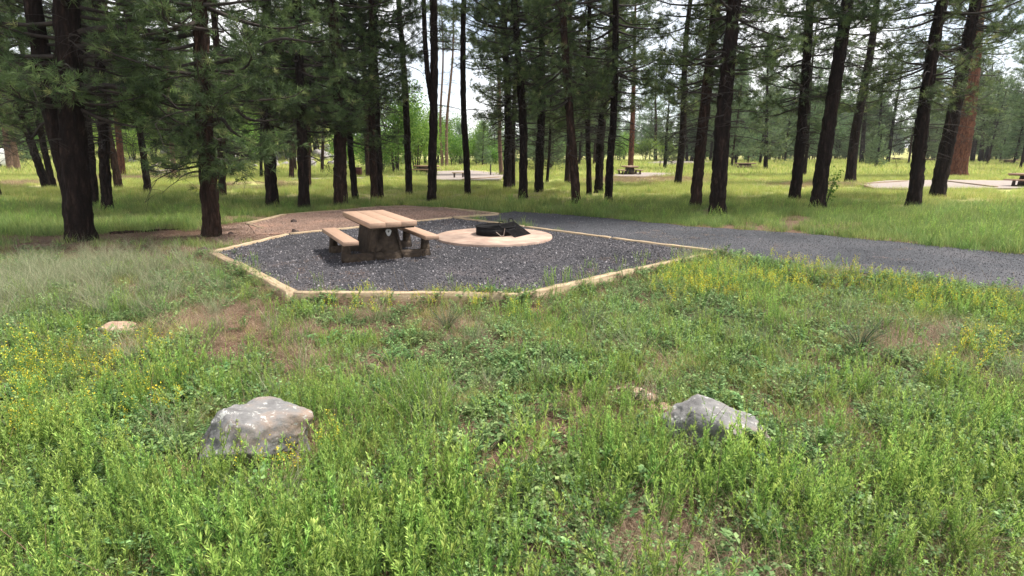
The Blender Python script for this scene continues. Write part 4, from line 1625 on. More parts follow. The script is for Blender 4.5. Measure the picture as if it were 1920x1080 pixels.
# rocky outcrop on the slope behind the left pines
rr_ = np.random.default_rng(8)
rm_ = [rock_mesh('hill_rock', 1, .8, .7, 40 + i, 2) for i in range(6)]
for i in range(95):
    px = rr_.uniform(400, 640) if i < 75 else rr_.uniform(60, 400)
    py = rr_.uniform(268, 316)
    p = PG(px, py)
    o = add('hillside_rock', rm_[i % 6], M_rock_hill)
    s = rr_.uniform(.3, 1.2)
    o.location = p + Vector((0, 0, s * .2))
    o.scale = (s, s, s)
    o.rotation_euler = (rr_.uniform(-.3, .3), rr_.uniform(-.3, .3), rr_.uniform(0, 6))
    tag(o, 'grey rock on the rocky slope behind the left pines', 'rock', 'rocks on the far left slope')
    PENDING.append((o, 'big grey slope rock' if s > .8 else 'small grey slope rock' if s < .5 else 'grey slope rock'))

settle_labels()

# ------------------------------------------------------------------ dead wood
def log(name, a, b, r0, r1, label, m=M_greywood, cat='log', seed=0, group=None, bend=.05):
    r = np.random.default_rng(seed)
    a, b = np.array(a, float), np.array(b, float)
    t = np.linspace(0, 1, 10)
    pts = a[None] * (1 - t[:, None]) + b[None] * t[:, None]
    pts += r.normal(size=pts.shape).cumsum(0) * bend * .3
    rad = (r0 + (r1 - r0) * t) * (1 + r.normal(size=10) * .08)
    v, q = tubes(pts[None], rad[None], 8)
    n = len(v)
    g = Geo()
    g.add(v, q=q, t=[[0, k + 1, k] for k in range(1, 7)] + [[n - 8, n - 8 + k, n - 8 + k + 1] for k in range(1, 7)])
    o = add(name, g.mesh(name, False), m)
    tag(o, label, cat, group)
    return o


SZW = ['long', 'short', 'thick', 'thin', 'bleached', 'dark', 'crooked']
r = np.random.default_rng(12)
for i in range(26):
    px = r.uniform(282, 345)
    p = PG(px, r.uniform(322, 331))
    a = r.uniform(0, 3.14)
    L = r.uniform(.6, 2.2)
    z = abs(r.normal()) * .35
    log('dead_branch', (p.x - math.cos(a) * L, p.y - math.sin(a) * L, p.z + z), (p.x + math.cos(a) * L, p.y + math.sin(a) * L, p.z + z + r.normal() * .3), r.uniform(.05, .14), .04, '%s %s dead branch, %s one in the far left brush pile' % (('long', 'short', 'middling')[i % 3], ('bleached', 'brown')[1 - i % 2], ORD[i // 6]), seed=i, cat='branch', group='dead branches of the brush pile', m=M_greywood if i % 2 else M_bark_brown)
a, b_ = PG(205, 440), PG(300, 434)
log('fallen_branch', (a.x, a.y, a.z + .03), (b_.x, b_.y, b_.z + .03), .045, .025, 'fallen dark branch on the soil between the two nearest pines', M_bark_brown, 'branch', 71)
a, b_ = PG(236, 436), PG(345, 431)
log('fallen_branch', (a.x, a.y, a.z + .02), (b_.x, b_.y, b_.z + .02), .03, .015, 'thinner fallen branch pointing at the brown near pine', M_bark_brown, 'branch', 72)
a, b_ = PG(800, 344), PG(848, 342)
log('log', (a.x, a.y, a.z + .08), (b_.x, b_.y, b_.z + .08), .10, .08, 'grey log lying behind the forked bare pine', M_greywood, 'log', 73)
a, b_ = PG(1360, 346), PG(1392, 347)
log('fallen_branch', (a.x, a.y, a.z + .08), (b_.x, b_.y, b_.z + .05), .05, .03, 'dark branch lying in the sunny grass right of the thickest pine', M_bark_brown, 'branch', 74)

# ------------------------------------------------------------------ posts, rail, bin, parked van
def post(px, py, h, w, label):
    p = PG(px, py)
    g = Geo()
    box_geo(g, -w / 2, w / 2, -w / 2, w / 2, -.2, h, .012)
    o = add('post', g.mesh('post'), M_post)
    o.location = p
    tag(o, label, 'post')


post(920, 330, 1.0, .12, 'slim dark post right of the far campsite bench')
post(1237, 315, 1.0, .12, 'short dark marker post in the far grass')
p0, p1 = PG(852, 336), PG(868, 336)
bt = thing('backless_bench', 'low pale bench with two legs on the far pad between the bare pines', 'bench', (p0 + p1) / 2)
wd = (p1 - p0).length
g = Geo()
box_geo(g, -wd * .75, wd * .75, -.15, .15, .45, .53, .01)
add('seat', g.mesh('seat'), M_timber, bt)
for s in (-1, 1):
    g = Geo()
    box_geo(g, s * wd / 2 - .06, s * wd / 2 + .06, -.1, .1, -.05, .449, .01)
    add('leg', g.mesh('leg'), M_post, bt)
far_timber((868, 335), (935, 331), PG(900, 333).z + .18, 'dark timber edge behind the straight bare pine', 41)

p = PG(670, 332)
bn = thing('food_locker', 'dull maroon metal box on legs beyond the thin leaning pine', 'locker', p)
g = Geo()
box_geo(g, -.36, .36, -.3, .3, .18, .75, .02)
add('body', g.mesh('body'), M_maroon, bn)
g = Geo()
box_geo(g, -.40, .40, -.34, .34, .752, .80, .01)
add('lid', g.mesh('lid'), M_maroon, bn)
for sx in (-1, 1):
    for sy in (-1, 1):
        g = Geo()
        box_geo(g, sx * .3 - .03, sx * .3 + .03, sy * .24 - .03, sy * .24 + .03, -.02, .179)
        add('leg', g.mesh('leg'), M_post, bn)

# white vehicle parked beyond the trees at the left edge
p = PG(-22, 318)
van = thing('camper_van', 'white rounded vehicle end showing at the left picture edge', 'vehicle', p, (0, 0, .25))
pr = [(-2.6, .45), (2.35, .45), (2.5, .7), (2.5, 1.9), (2.3, 2.25), (1.9, 2.4), (-1.6, 2.4), (-2.1, 1.6), (-2.6, 1.2)]
g = Geo()
n = len(pr)
v = [[x, -.95, z] for x, z in pr] + [[x, .95, z] for x, z in pr]
g.add(v, q=[[k, n + k, n + (k + 1) % n, (k + 1) % n] for k in range(n)], t=[[0, k, k + 1] for k in range(1, n - 1)] + [[n, n + k + 1, n + k] for k in range(1, n - 1)])
body = add('body', g.mesh('body'), M_white, van)
for x in (-1.4, -.2, 1.0):
    g = Geo()
    box_geo(g, x, x + .9, -.958, -.952, 1.5, 2.1)
    add('window', g.mesh('window'), M_glass, van)
for x in (-1.7, 1.6):
    for y in (-.86, .86):
        g = Geo()
        a_ = np.linspace(0, 2 * math.pi, 20, endpoint=False)
        vv = [[x + .38 * math.cos(t), y - .11, .38 + .38 * math.sin(t)] for t in a_] + [[x + .38 * math.cos(t), y + .11, .38 + .38 * math.sin(t)] for t in a_]
        g.add(vv, q=[[k, (k + 1) % 20, 20 + (k + 1) % 20, 20 + k] for k in range(20)], t=[[0, k + 1, k] for k in range(1, 19)] + [[20, 20 + k, 20 + k + 1] for k in range(1, 19)])
        add('wheel', g.mesh('wheel'), M_rubber, van)

# ------------------------------------------------------------------ plant kinds for ground cover
def leaf_quads(g, base, d, up, L, W, c, droop=.0):
    """base,d,up (n,3); diamond leaves bent once"""
    n = len(base)
    s = unit(np.cross(d, up))
    L = np.asarray(L).reshape(-1, 1)
    W = np.asarray(W).reshape(-1, 1)
    mid = base + d * L * .5
    tip = base + d * L
    tip[:, 2] -= (droop * L)[:, 0]
    v = np.stack([base, mid + s * W / 2, tip, mid - s * W / 2], 1).reshape(-1, 3)
    i = np.arange(n)[:, None] * 4
    t = np.concatenate([i + [[0, 1, 2]], i + [[0, 2, 3]]])
    g.add(v, t=t, c=np.repeat(c, 4))


def weed_clump(seed, stems=6, h=(.22, .42), spread=.07, lpm=150, leafL=(.022, .05), leafW=.007, flower=0, lean=.16):
    r = np.random.default_rng(seed)
    g = Geo()
    gf = Geo()
    for k in range(stems):
        hh = r.uniform(*h)
        a = r.uniform(0, 6.28)
        b0 = np.array([r.normal() * spread, r.normal() * spread, 0])
        ln = r.normal(size=2) * lean
        t = np.linspace(0, 1, 5)
        pts = np.stack([b0[0] + ln[0] * hh * t ** 1.5, b0[1] + ln[1] * hh * t ** 1.5, hh * t], -1)
        v, q = tubes(pts[None], (np.linspace(.0024, .001, 5))[None], 3)
        g.add(v, q=q, c=.35)
        m = int(lpm * hh)
        tt = r.uniform(.06, 1, m) ** .8
        az = np.arange(m) * 2.4 + r.uniform(0, 1, m)
        bx = np.interp(tt, t, pts[:, 0])
        by = np.interp(tt, t, pts[:, 1])
        bz = hh * tt
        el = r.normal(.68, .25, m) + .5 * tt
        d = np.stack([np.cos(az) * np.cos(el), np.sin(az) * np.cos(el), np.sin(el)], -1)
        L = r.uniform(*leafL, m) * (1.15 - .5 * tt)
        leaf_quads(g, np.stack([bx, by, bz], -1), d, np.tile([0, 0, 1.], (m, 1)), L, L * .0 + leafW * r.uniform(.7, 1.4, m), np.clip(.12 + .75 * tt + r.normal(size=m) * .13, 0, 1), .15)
        if flower and r.uniform() < .8:
            m = flower
            tt = r.uniform(.62, 1.08, m)
            az = r.uniform(0, 6.28, m)
            d = unit(np.stack([np.cos(az), np.sin(az), r.uniform(.2, 1, m)], -1))
            base = np.stack([np.interp(tt, t, pts[:, 0]), np.interp(tt, t, pts[:, 1]), hh * tt], -1) + d * r.uniform(0, .03, (m, 1))
            L = r.uniform(.010, .020, m)
            leaf_quads(gf, base, d, r.normal(size=(m, 3)), L, L * .7, r.uniform(0, 1, m))
    return g, gf


def two_mat(g, gf, name, m1, m2):
    me1 = Geo()
    nt1 = sum(len(t) for t in g.t)
    nq1 = sum(len(t) for t in g.q) if g.q else 0
    v = np.concatenate(g.v)
    vf = np.concatenate(gf.v)
    tris = np.concatenate(g.t + [t + len(v) for t in gf.t])
    quads = np.concatenate(g.q)
    me = np_mesh(name, np.concatenate([v, vf]), tris, quads, np.concatenate(g.c + gf.c))
    me.materials.append(m1)
    me.materials.append(m2)
    mi = np.zeros(len(tris) + len(quads), np.int32)
    mi[nt1:len(tris)] = 1
    me.polygons.foreach_set('material_index', mi)
    return me


def forb(seed, n=90, rad=.10, h=.10, L=(.012, .028), W=.55, lift=.5):
    r = np.random.default_rng(seed)
    g = Geo()
    st = max(6, n // 12)
    for k in range(st):
        az = r.uniform(0, 6.28)
        ll = r.uniform(.5, 1) * rad * 1.3
        hh = r.uniform(.5, 1.1) * h
        t = np.linspace(0, 1, 4)
        pts = np.stack([np.cos(az) * ll * t, np.sin(az) * ll * t, hh * t ** .7], -1)
        v, q = tubes(pts[None], np.linspace(.002, .001, 4)[None], 3)
        g.add(v, q=q, c=.25)
        m = max(6, n // st)
        tt = r.uniform(.2, 1.05, m)
        side = r.choice([-1, 1], m)
        a2 = az + side * r.uniform(.5, 1.3, m)
        d = unit(np.stack([np.cos(a2), np.sin(a2), r.uniform(-.1, lift, m)], -1))
        base = np.stack([np.interp(tt, t, pts[:, i]) for i in range(3)], -1)
        Lr = r.uniform(*L, m)
        leaf_quads(g, base, d, np.tile([0, 0, 1.], (m, 1)) + r.normal(size=(m, 3)) * .3, Lr, Lr * W, np.clip(r.normal(.5, .25, m), 0, 1), .1)
    return g


def blades(seed, n, rad, h, w, lean=.4, curl=.5, c0=.1, c1=.9, seg=3):
    r = np.random.default_rng(seed)
    b = np.c_[r.normal(size=(n, 2)) * rad, np.zeros(n)]
    az = r.uniform(0, 6.28, n)
    hh = r.uniform(*h, n)
    ln = np.abs(r.normal(size=n)) * lean
    cu = r.uniform(0, curl, n)
    dirs = np.stack([np.cos(az), np.sin(az)], -1)
    sd_ = np.stack([-np.sin(az + r.normal(size=n) * .8), np.cos(az), np.zeros(n)], -1)
    sd_ = unit(sd_)
    T_ = np.linspace(0, 1, seg + 1)
    V, CC = [], []
    for t in T_:
        out = hh * (ln * t + cu * t ** 2.5)
        z = hh * (t - .25 * cu * t ** 3)
        c = b.copy()
        c[:, :2] += dirs * out[:, None]
        c[:, 2] = z
        ww = w * (1 - t * .95)
        V += [c + sd_ * ww / 2, c - sd_ * ww / 2]
        CC.append(t)
    V = np.stack(V, 1).reshape(-1, 3)
    k = 2 * (seg + 1)
    i = np.arange(n)[:, None] * k
    q = np.concatenate([i + [[2 * s, 2 * s + 1, 2 * s + 3, 2 * s + 2]] for s in range(seg)])
    col = (np.clip(r.uniform(c0, c1, n), 0, 1)[:, None] + np.repeat(np.array(CC) * .15, 2)[None]).reshape(-1)
    g = Geo()
    g.add(V, q=q, c=np.clip(col, 0, 1))
    return g


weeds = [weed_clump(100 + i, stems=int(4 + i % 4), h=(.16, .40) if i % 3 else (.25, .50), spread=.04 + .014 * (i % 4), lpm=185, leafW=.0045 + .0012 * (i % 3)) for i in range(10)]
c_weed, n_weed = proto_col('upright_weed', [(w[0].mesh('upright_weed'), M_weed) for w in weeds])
c_forb, n_forb = proto_col('low_forb', [(forb(200 + i, n=110 + 20 * (i % 4), rad=.09 + .02 * (i % 3), h=.07 + .04 * (i % 3), L=(.012, .028) if i < 8 else (.022, .045), W=(.55, .3, .75)[i % 3]).mesh('low_forb'), M_fern) for i in range(9)])
fl = [weed_clump(300 + i, stems=5, h=(.25, .45), spread=.07, lpm=110, flower=16) for i in range(5)]
c_flow, n_flow = proto_col('yellow_flower', [(two_mat(a, b, 'yellow_flower', M_weed, M_yellow), [M_weed, M_yellow]) for a, b in fl])
c_dry, n_dry = proto_col('dry_grass', [(blades(400 + i, 70, .05, (.06, .2), .0025, lean=1.6, curl=1.0).mesh('dry_grass'), M_dry) for i in range(5)])
c_wisp, n_wisp = proto_col('wispy_grass', [(blades(420 + i, 60, .06, (.25, .55), .0055, lean=.5, curl=.8).mesh('wispy_grass'), M_wisp) for i in range(5)])
c_ngr, n_ngr = proto_col('short_grass', [(blades(440 + i, 50, .06, (.08, .24), .004, lean=.5, curl=.5, c0=0, c1=.8).mesh('short_grass'), M_grass) for i in range(5)])
c_mead, n_mead = proto_col('meadow_grass', [(blades(460 + i, 90, .22, (.12, .38), .012, lean=.3, curl=.4, seg=2).mesh('meadow_grass'), M_grass) for i in range(6)])
c_verge, n_verge = proto_col('verge_grass', [(blades(470 + i, 100, .20, (.12, .42), .012, lean=.35, curl=.5, seg=2).mesh('verge_grass'), M_verge) for i in range(6)])
c_mdry, n_mdry = proto_col('meadow_dry', [(blades(480 + i, 70, .22, (.12, .32), .010, lean=.35, curl=.4, seg=2).mesh('meadow_dry'), M_dry) for i in range(3)])
c_far, n_far = proto_col('far_grass', [(blades(490 + i, 60, .5, (.12, .34), .03, lean=.3, curl=.4, seg=2).mesh('far_grass'), M_grass) for i in range(4)])


def stone_mesh(seed):
    return rock_mesh('pebble', 1, .8, .6, seed, 1, .3)


c_peb, n_peb = proto_col('cinder', [(stone_mesh(600 + i), M_stone_d if i % 7 else M_stone_l) for i in range(14)])
c_pebb, n_pebb = proto_col('brown_pebble', [(stone_mesh(620 + i), M_stone_b) for i in range(5)])


def litter_mesh(seed):
    r = np.random.default_rng(seed)
    n = 40
    p = np.c_[r.normal(size=(n, 2)) * .09, r.uniform(.004, .02, n)]
    a = r.uniform(0, 6.28, n)
    L = r.uniform(.03, .12, n)[:, None]
    d = np.stack([np.cos(a), np.sin(a), r.normal(size=n) * .12], -1)
    g = Geo()
    leaf_quads(g, p, d, np.tile([0, 0, 1.], (n, 1)), L, r.uniform(.002, .008, n), r.uniform(0, 1, n))
    return g.mesh('litter')


c_lit, n_lit = proto_col('pine_litter', [(litter_mesh(700 + i), M_litter) for i in range(5)])


# smooth 2d noise
def fnoise(x, y, s, seed):
    r = np.random.default_rng(seed)
    gsz = 64
    g = r.uniform(0, 1, (gsz, gsz))
    out = 0
    amp, tot = 1, 0
    for o in range(3):
        fx, fy = x * s * 2 ** o + 13.7 * o, y * s * 2 ** o + 7.1 * o
        ix, iy = np.floor(fx).astype(int), np.floor(fy).astype(int)
        tx, ty = fx - ix, fy - iy
        tx, ty = tx * tx * (3 - 2 * tx), ty * ty * (3 - 2 * ty)
        v = (g[iy % gsz, ix % gsz] * (1 - tx) * (1 - ty) + g[iy % gsz, (ix + 1) % gsz] * tx * (1 - ty) + g[(iy + 1) % gsz, ix % gsz] * (1 - tx) * ty + g[(iy + 1) % gsz, (ix + 1) % gsz] * tx * ty)
        out = out + v * amp
        tot += amp
        amp *= .5
    return out / tot


def cand(n, y0, y1, seed, m=1.12, power=1.0):
    """random points of the ground between two distances, uniform per area in the wedge of view"""
    r = np.random.default_rng(seed)
    u = r.uniform(0, 1, n)
    y = np.sqrt(y0 ** 2 + u * (y1 ** 2 - y0 ** 2)) if power == 1 else y0 + (y1 - y0) * u ** power
    x = r.uniform(-1, 1, n) * (y * .93 * m + .8)
    return x, y, r


def free(x, y, grow=0.0):
    return ~(in_poly(x, y, pad) | in_poly(x, y, tent) | in_poly(x, y, drive))


def blob(x, y, lst):
    out = np.zeros_like(x)
    for (px, py, rad, amp) in lst:
        c = PG(px, py)
        out = np.maximum(out, amp * np.exp(-((x - c.x) ** 2 + ((y - c.y) * 1.0) ** 2) / (rad ** 2)))
    return out


# bare spots seen in the photograph
BARE = [(440, 590, 1.0, 1), (520, 630, .8, .8), (330, 560, .8, .7), (700, 600, .9, .9), (620, 575, .8, .9), (560, 680, .4, .7), (860, 620, .7, .6), (320, 458, 2.6, 1), (450, 448, 1.6, 1), (200, 462, 1.5, .9), (420, 462, 1.2, .9), (100, 465, 1.2, .6),
        (1000, 590, .8, .5), (1300, 600, .7, .5), (1200, 560, .8, .5), (780, 590, .6, .6), (1560, 700, .7, .5), (1430, 680, .5, .6), (950, 640, .6, .6), (1720, 640, .8, .4), (700, 690, .4, .6), (1240, 690, .4, .6), (1080, 850, .16, .8), (1200, 1020, .3, .8), (1300, 1060, .35, .8), (640, 800, .3, .6), (350, 930, .2, .7), (300, 700, .4, .5), (400, 680, .4, .5)]
ROCKS_AT = [(466, 860, .44), (400, 892, .34), (470, 905, .22), (520, 862, .28), (1362, 815, .36), (1200, 745, .24), (211, 628, .36)]


def clear_rocks(x, y):
    ok = np.ones(x.shape, bool)
    for px, py, rad in ROCKS_AT:
        c = PG(px, py)
        ok &= (np.hypot(x - c.x, (y - c.y - .1) * 1.2) > rad)
    return ok


def lay(name, label, col, ncol, x, y, r, scl, tilt=.12, stretch=None):
    z = H(x, y)
    n = len(x)
    rot = np.c_[r.normal(size=n) * tilt, r.normal(size=n) * tilt, r.uniform(0, 6.28, n)]
    return scatter(name, label, col, np.c_[x, y, z], r.integers(0, ncol, n), rot, scl)


def zone_fore(x, y):
    g = np.interp(x, FLx, FLy) - y
    return g > .04


# upright weeds
x, y, r = cand(22000, 1.6, 12.5, 1)
den = .42 + 3.0 * (fnoise(x, y, 1.0, 5) - .5) + .25 * sstep(5.5, 3.0, y) - .15 * sstep(6, 9, y)
den -= blob(x, y, BARE) * 1.1
left_wild = (x < -3.5) & (y > 6)
den = np.where(left_wild, den * .65, den)
ok = zone_fore(x, y) & clear_rocks(x, y) & (r.uniform(0, 1, len(x)) < np.clip(den, .02, 1))
x, y = x[ok], y[ok]
s = r.uniform(.4, 1.25, len(x)) * (1.02 - .42 * sstep(2.6, 6, y)) * (.45 + 1.1 * fnoise(x, y, .9, 9))
s *= .55 + .45 * sstep(0, .8, np.interp(x, FLx, FLy) - y)
print('weeds', len(x))
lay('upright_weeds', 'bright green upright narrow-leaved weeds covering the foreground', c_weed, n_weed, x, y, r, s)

# taller feathery stalks in drifts
x, y, r = cand(9000, 1.7, 9, 71)
ok = zone_fore(x, y) & clear_rocks(x, y) & (r.uniform(0, 1, len(x)) < np.clip(3.2 * (fnoise(x, y, .9, 72) - .5), 0, .55) * (1 - blob(x, y, BARE)))
x, y = x[ok], y[ok]
fe_ = [weed_clump(850 + i, stems=3 + i % 3, h=(.34, .58), spread=.05, lpm=300, leafL=(.018, .034), leafW=.0032, lean=.12) for i in range(6)]
c_fea, n_fea = proto_col('feathery_stalk', [(w[0].mesh('feathery_stalk'), M_weed) for w in fe_])
lay('feathery_stalks', 'taller feathery light green stalks standing in drifts', c_fea, n_fea, x, y, r, r.uniform(.55, 1.05, len(x)) * (1 - .35 * sstep(3.5, 7, y)))
print('stalks', len(x))

# low forbs
x, y, r = cand(42000, 1.6, 13.5, 2)
den = .58 + 1.5 * (fnoise(x, y, 1.1, 15) - .5) - blob(x, y, BARE) * .75
ok = zone_fore(x, y) & clear_rocks(x, y) & (r.uniform(0, 1, len(x)) < np.clip(den, .04, 1))
x, y = x[ok], y[ok]
s = r.uniform(.6, 1.3, len(x))
lay('low_forbs', 'low small-leaved ground plants between the weeds', c_forb, n_forb, x, y, r, s, .2)

# short grass through it all
x, y, r = cand(13000, 1.6, 14, 3)
den = .3 + .9 * (fnoise(x, y, .7, 25) - .45) - blob(x, y, BARE) * .4
ok = zone_fore(x, y) & clear_rocks(x, y) & (r.uniform(0, 1, len(x)) < np.clip(den, .03, 1))
x, y = x[ok], y[ok]
lay('short_grass', 'short green grass between the weeds', c_ngr, n_ngr, x, y, r, r.uniform(.6, 1.2, len(x)))

# yellow flowers
YEL = [(140, 740, .45, 1), (60, 840, .4, .9), (200, 760, .35, .9), (110, 690, .4, .6), (480, 900, .22, 1), (560, 880, .2, .9), (440, 905, .12, .8), (30, 850, .3, .8), (230, 700, .3, .6), (280, 800, .3, .5),
       (1300, 560, .6, .8), (1420, 540, .7, .9), (1560, 545, .8, .9), (1640, 550, .6, .9), (1330, 520, .8, .7), (1500, 520, .6, .7), (1720, 590, .5, .6), (1880, 600, .6, .6), (1860, 700, .4, .7), (1740, 740, .2, .6),
       (700, 560, .8, .6), (840, 555, .8, .6), (650, 555, .5, .5), (960, 545, .4, .3), (1700, 520, .5, .5)]
x, y, r = cand(16000, 1.8, 12.5, 4)
ok = zone_fore(x, y) & clear_rocks(x, y) & (r.uniform(0, 1, len(x)) < blob(x, y, YEL) * .45)
x, y = x[ok], y[ok]
print('flowers', len(x))
lay('yellow_flowers', 'yellow-flowering clover stems scattered through the weeds', c_flow, n_flow, x, y, r, r.uniform(.6, 1.05, len(x)) * (.6 + .4 * sstep(0, .8, np.interp(x, FLx, FLy) - y)))

# wispy pale grass, mostly at left
WIS = [(60, 540, 1.6, 1), (150, 520, 1.4, 1), (0, 580, 1.2, 1), (200, 560, 1, .8), (260, 540, 1, .6), (100, 600, .8, .6), (330, 490, 1, .5), (-100, 560, 2, 1)]
x, y, r = cand(9500, 3, 14, 5)
ok = zone_fore(x, y) & clear_rocks(x, y) & (r.uniform(0, 1, len(x)) < blob(x, y, WIS) * .55 + .015)
x, y = x[ok], y[ok]
lay('wispy_grass', 'tall pale wispy grass at the left side of the clearing', c_wisp, n_wisp, x, y, r, r.uniform(.6, 1.1, len(x)))

# dry grass, lower right corner and bare spots
DR = [(1250, 1060, .4, 1), (1400, 1075, .35, 1), (1550, 1060, .35, .9), (1150, 1075, .3, .8), (1700, 1050, .3, .6), (1850, 1070, .3, .7), (1650, 900, .3, .3), (1600, 620, 1, .4), (1750, 650, 1, .3)]
x, y, r = cand(30000, 1.6, 13, 6)
ok = zone_fore(x, y) & clear_rocks(x, y) & (r.uniform(0, 1, len(x)) < blob(x, y, DR) * .9 + blob(x, y, BARE) * .22 + .05)
x, y = x[ok], y[ok]
lay('dry_grass', 'dry tan grass and straw lying on the soil', c_dry, n_dry, x, y, r, r.uniform(.5, 1.2, len(x)))

# dead stalks standing among the weeds
x, y, r = cand(3000, 1.6, 13, 16)
ok = zone_fore(x, y) & clear_rocks(x, y) & (r.uniform(0, 1, len(x)) < .5)
x, y = x[ok], y[ok]
st_ = [weed_clump(800 + i, stems=2, h=(.2, .5), spread=.04, lpm=26, leafL=(.01, .03), leafW=.004, lean=.45) for i in range(5)]
c_stk, n_stk = proto_col('dead_stalk', [(w[0].mesh('dead_stalk'), M_dry) for w in st_])
lay('dead_stalks', 'thin dead brown stalks standing and leaning among the weeds', c_stk, n_stk, x, y, r, r.uniform(.6, 1.2, len(x)), .3)

# pine litter
x, y, r = cand(26000, 1.6, 17, 7)
ok = free(x, y) & ((y < 13.5) | (np.hypot((x - tl.x) * .6, y - tl.y) < 3)) & (r.uniform(0, 1, len(x)) < .75)
x, y = x[ok], y[ok]
tx_, ty_ = [], []
for (a_, c_, q_) in TRUNKS:
    if c_ < 36:
        k = 60
        rr2 = q_ + np.abs(r.normal(size=k)) * .7
        an = r.uniform(0, 6.28, k)
        tx_.append(a_ + rr2 * np.cos(an))
        ty_.append(c_ + rr2 * np.sin(an))
tx_, ty_ = np.concatenate(tx_), np.concatenate(ty_)
ok = free(tx_, ty_)
x, y = np.concatenate([x, tx_[ok]]), np.concatenate([y, ty_[ok]])
lay('pine_litter', 'brown pine needles, twigs and bark bits on the bare soil', c_lit, n_lit, x, y, r, r.uniform(.6, 1.4, len(x)), .04)

# single grey-green feathery bushes that stand out
sg = forb(900, n=900, rad=.20, h=.30, L=(.012, .035), W=.16, lift=1.4)
smesh = sg.mesh('feathery_bush')
for px, py, s, lab in ((838, 622, 1.1, 'grey-green feathery bush in the bare patch below the front timber'), (430, 548, .7, 'small dark green leafy tuft left of the near-left timber'), (1110, 622, 1.0, 'grey-green feathery bush right of mid picture'), (1610, 660, 1.2, 'feathery green bush among yellow flowers at right'), (560, 480, .35, 'tiny green weed tuft inside the left corner of the gravel pad')):
    p = PG(px, py) if not (px == 560) else P(440, 476, PADZ)
    o = thing('feathery_bush', lab, 'bush', p, (0, 0, px), None, s)
    add('foliage', smesh, M_sage if px in (838, 1110) else M_fern, o)['kind'] = 'stuff'

# meadow grass beyond pads
TRK = [(400, 443)]
x, y, r = cand(26000, 10.5, 52, 8, m=1.1, power=1)
extra = cand(9000, 10.5, 24, 18, m=1.1)
x, y = np.concatenate([x, extra[0]]), np.concatenate([y, extra[1]])
g_ = np.interp(x, FLx, FLy) - y
soil = np.exp(-(((x - tl.x) / 4.2) ** 2 + ((y - tl.y) / 1.7) ** 2)) * 1.2
soil = np.maximum(soil, np.exp(-(((x - PG(470, 428).x) / 1.8) ** 2 + ((y - PG(470, 428).y) / 1.9) ** 2)) * 1.1)
soil = np.maximum(soil, np.exp(-(((x - PG(1610, 356).x) / 1.8) ** 2 + ((y - PG(1610, 356).y) / 1.2) ** 2)) * .9)
soil = np.maximum(soil, np.exp(-(((x - PG(990, 380).x) / 1.5) ** 2 + ((y - PG(990, 372).y) / 3) ** 2)) * .8)
ok = free(x, y) & (g_ < .05) & (r.uniform(0, 1, len(x)) > soil * 1.1)
for f in FARPOLYS:
    ok &= ~in_poly(x, y, f)
ok &= r.uniform(0, 1, len(x)) < .55 + 2.0 * (fnoise(x, y, .45, 33) - .42)
x, y = x[ok], y[ok]
ok = np.ones(len(x), bool)
for (a_, c_, q_) in TRUNKS:
    dd = np.hypot(x - a_, y - c_)
    ok &= (dd > q_ + .12) & ((dd > q_ + .8) | (r.uniform(0, 1, len(x)) < .45))
x, y = x[ok], y[ok]
DRYB = [(1230, 338, 5, 1), (1180, 340, 4, 1), (1310, 330, 4, .6), (1500, 350, 3, .9), (1560, 346, 3, .9), (470, 350, 3.5, 1), (520, 345, 3, .8), (30, 345, 4, 1), (120, 350, 3, .6), (1420, 340, 3, .5), (1870, 325, 5, .9), (260, 335, 5, .8), (620, 345, 3, .5)]
dryf = blob(x, y, DRYB) * .75 + .35 * (fnoise(x, y, .12, 41) - .3) + r.normal(size=len(x)) * .12 > .42
s = r.uniform(.5, 1.0, len(x)) * (.75 + .5 * fnoise(x, y, .25, 43))
print('meadow', len(x))
vg = (y + r.normal(size=len(x)) * 2.5 + 6 * (fnoise(x, y, .2, 61) - .5) < 24) & ~dryf
md = ~dryf & ~vg
lay('meadow_grass', 'sunlit yellow-green meadow grass between the pines', c_mead, n_mead, x[md], y[md], r, s[md])
lay('verge_grass', 'deeper green grass along the far side of the drive and tent pad', c_verge, n_verge, x[vg], y[vg], r, s[vg] * .8)
vs_ = vg & (r.uniform(0, 1, len(x)) < .28) & (fnoise(x, y, .5, 62) > .42)
lay('verge_weeds', 'leafy weeds sprinkled in the green verge grass', c_weed, n_weed, x[vs_], y[vs_], r, s[vs_] * 1.2)
lay('dry_meadow_grass', 'tan seeding patches of grass between the pines', c_mdry, n_mdry, x[dryf], y[dryf], r, s[dryf])
x, y, r = cand(15000, 48, 130, 9, m=1.08)
ok = np.ones(len(x), bool)
for f in FARPOLYS:
    ok &= ~in_poly(x, y, f)
x, y = x[ok], y[ok]
lay('far_meadow_grass', 'far meadow grass under the distant woodland', c_far, n_far, x, y, r, r.uniform(.8, 1.7, len(x)))

# stray weeds growing through pad edge and drive edge
x, y, r = cand(9000, 7.5, 13, 10)
g_ = np.interp(x, FLx, FLy) - y
ok = (g_ < 0) & (g_ > -1.3) & (in_poly(x, y, pad) | in_poly(x, y, drive)) & (r.uniform(0, 1, len(x)) < .22 * np.exp(g_ * 2.2) * (fnoise(x, y, .8, 77) > .45))
x, y = x[ok], y[ok]
n = len(x)
scatter('stray_weeds', 'thin stray weeds coming up through the gravel along the front edge', c_weed, np.c_[x, y, np.full(n, PADZ - .01)], r.integers(0, n_weed, n), np.c_[r.normal(size=(n, 2)) * .1, r.uniform(0, 6, n)], r.uniform(.25, .65, n))


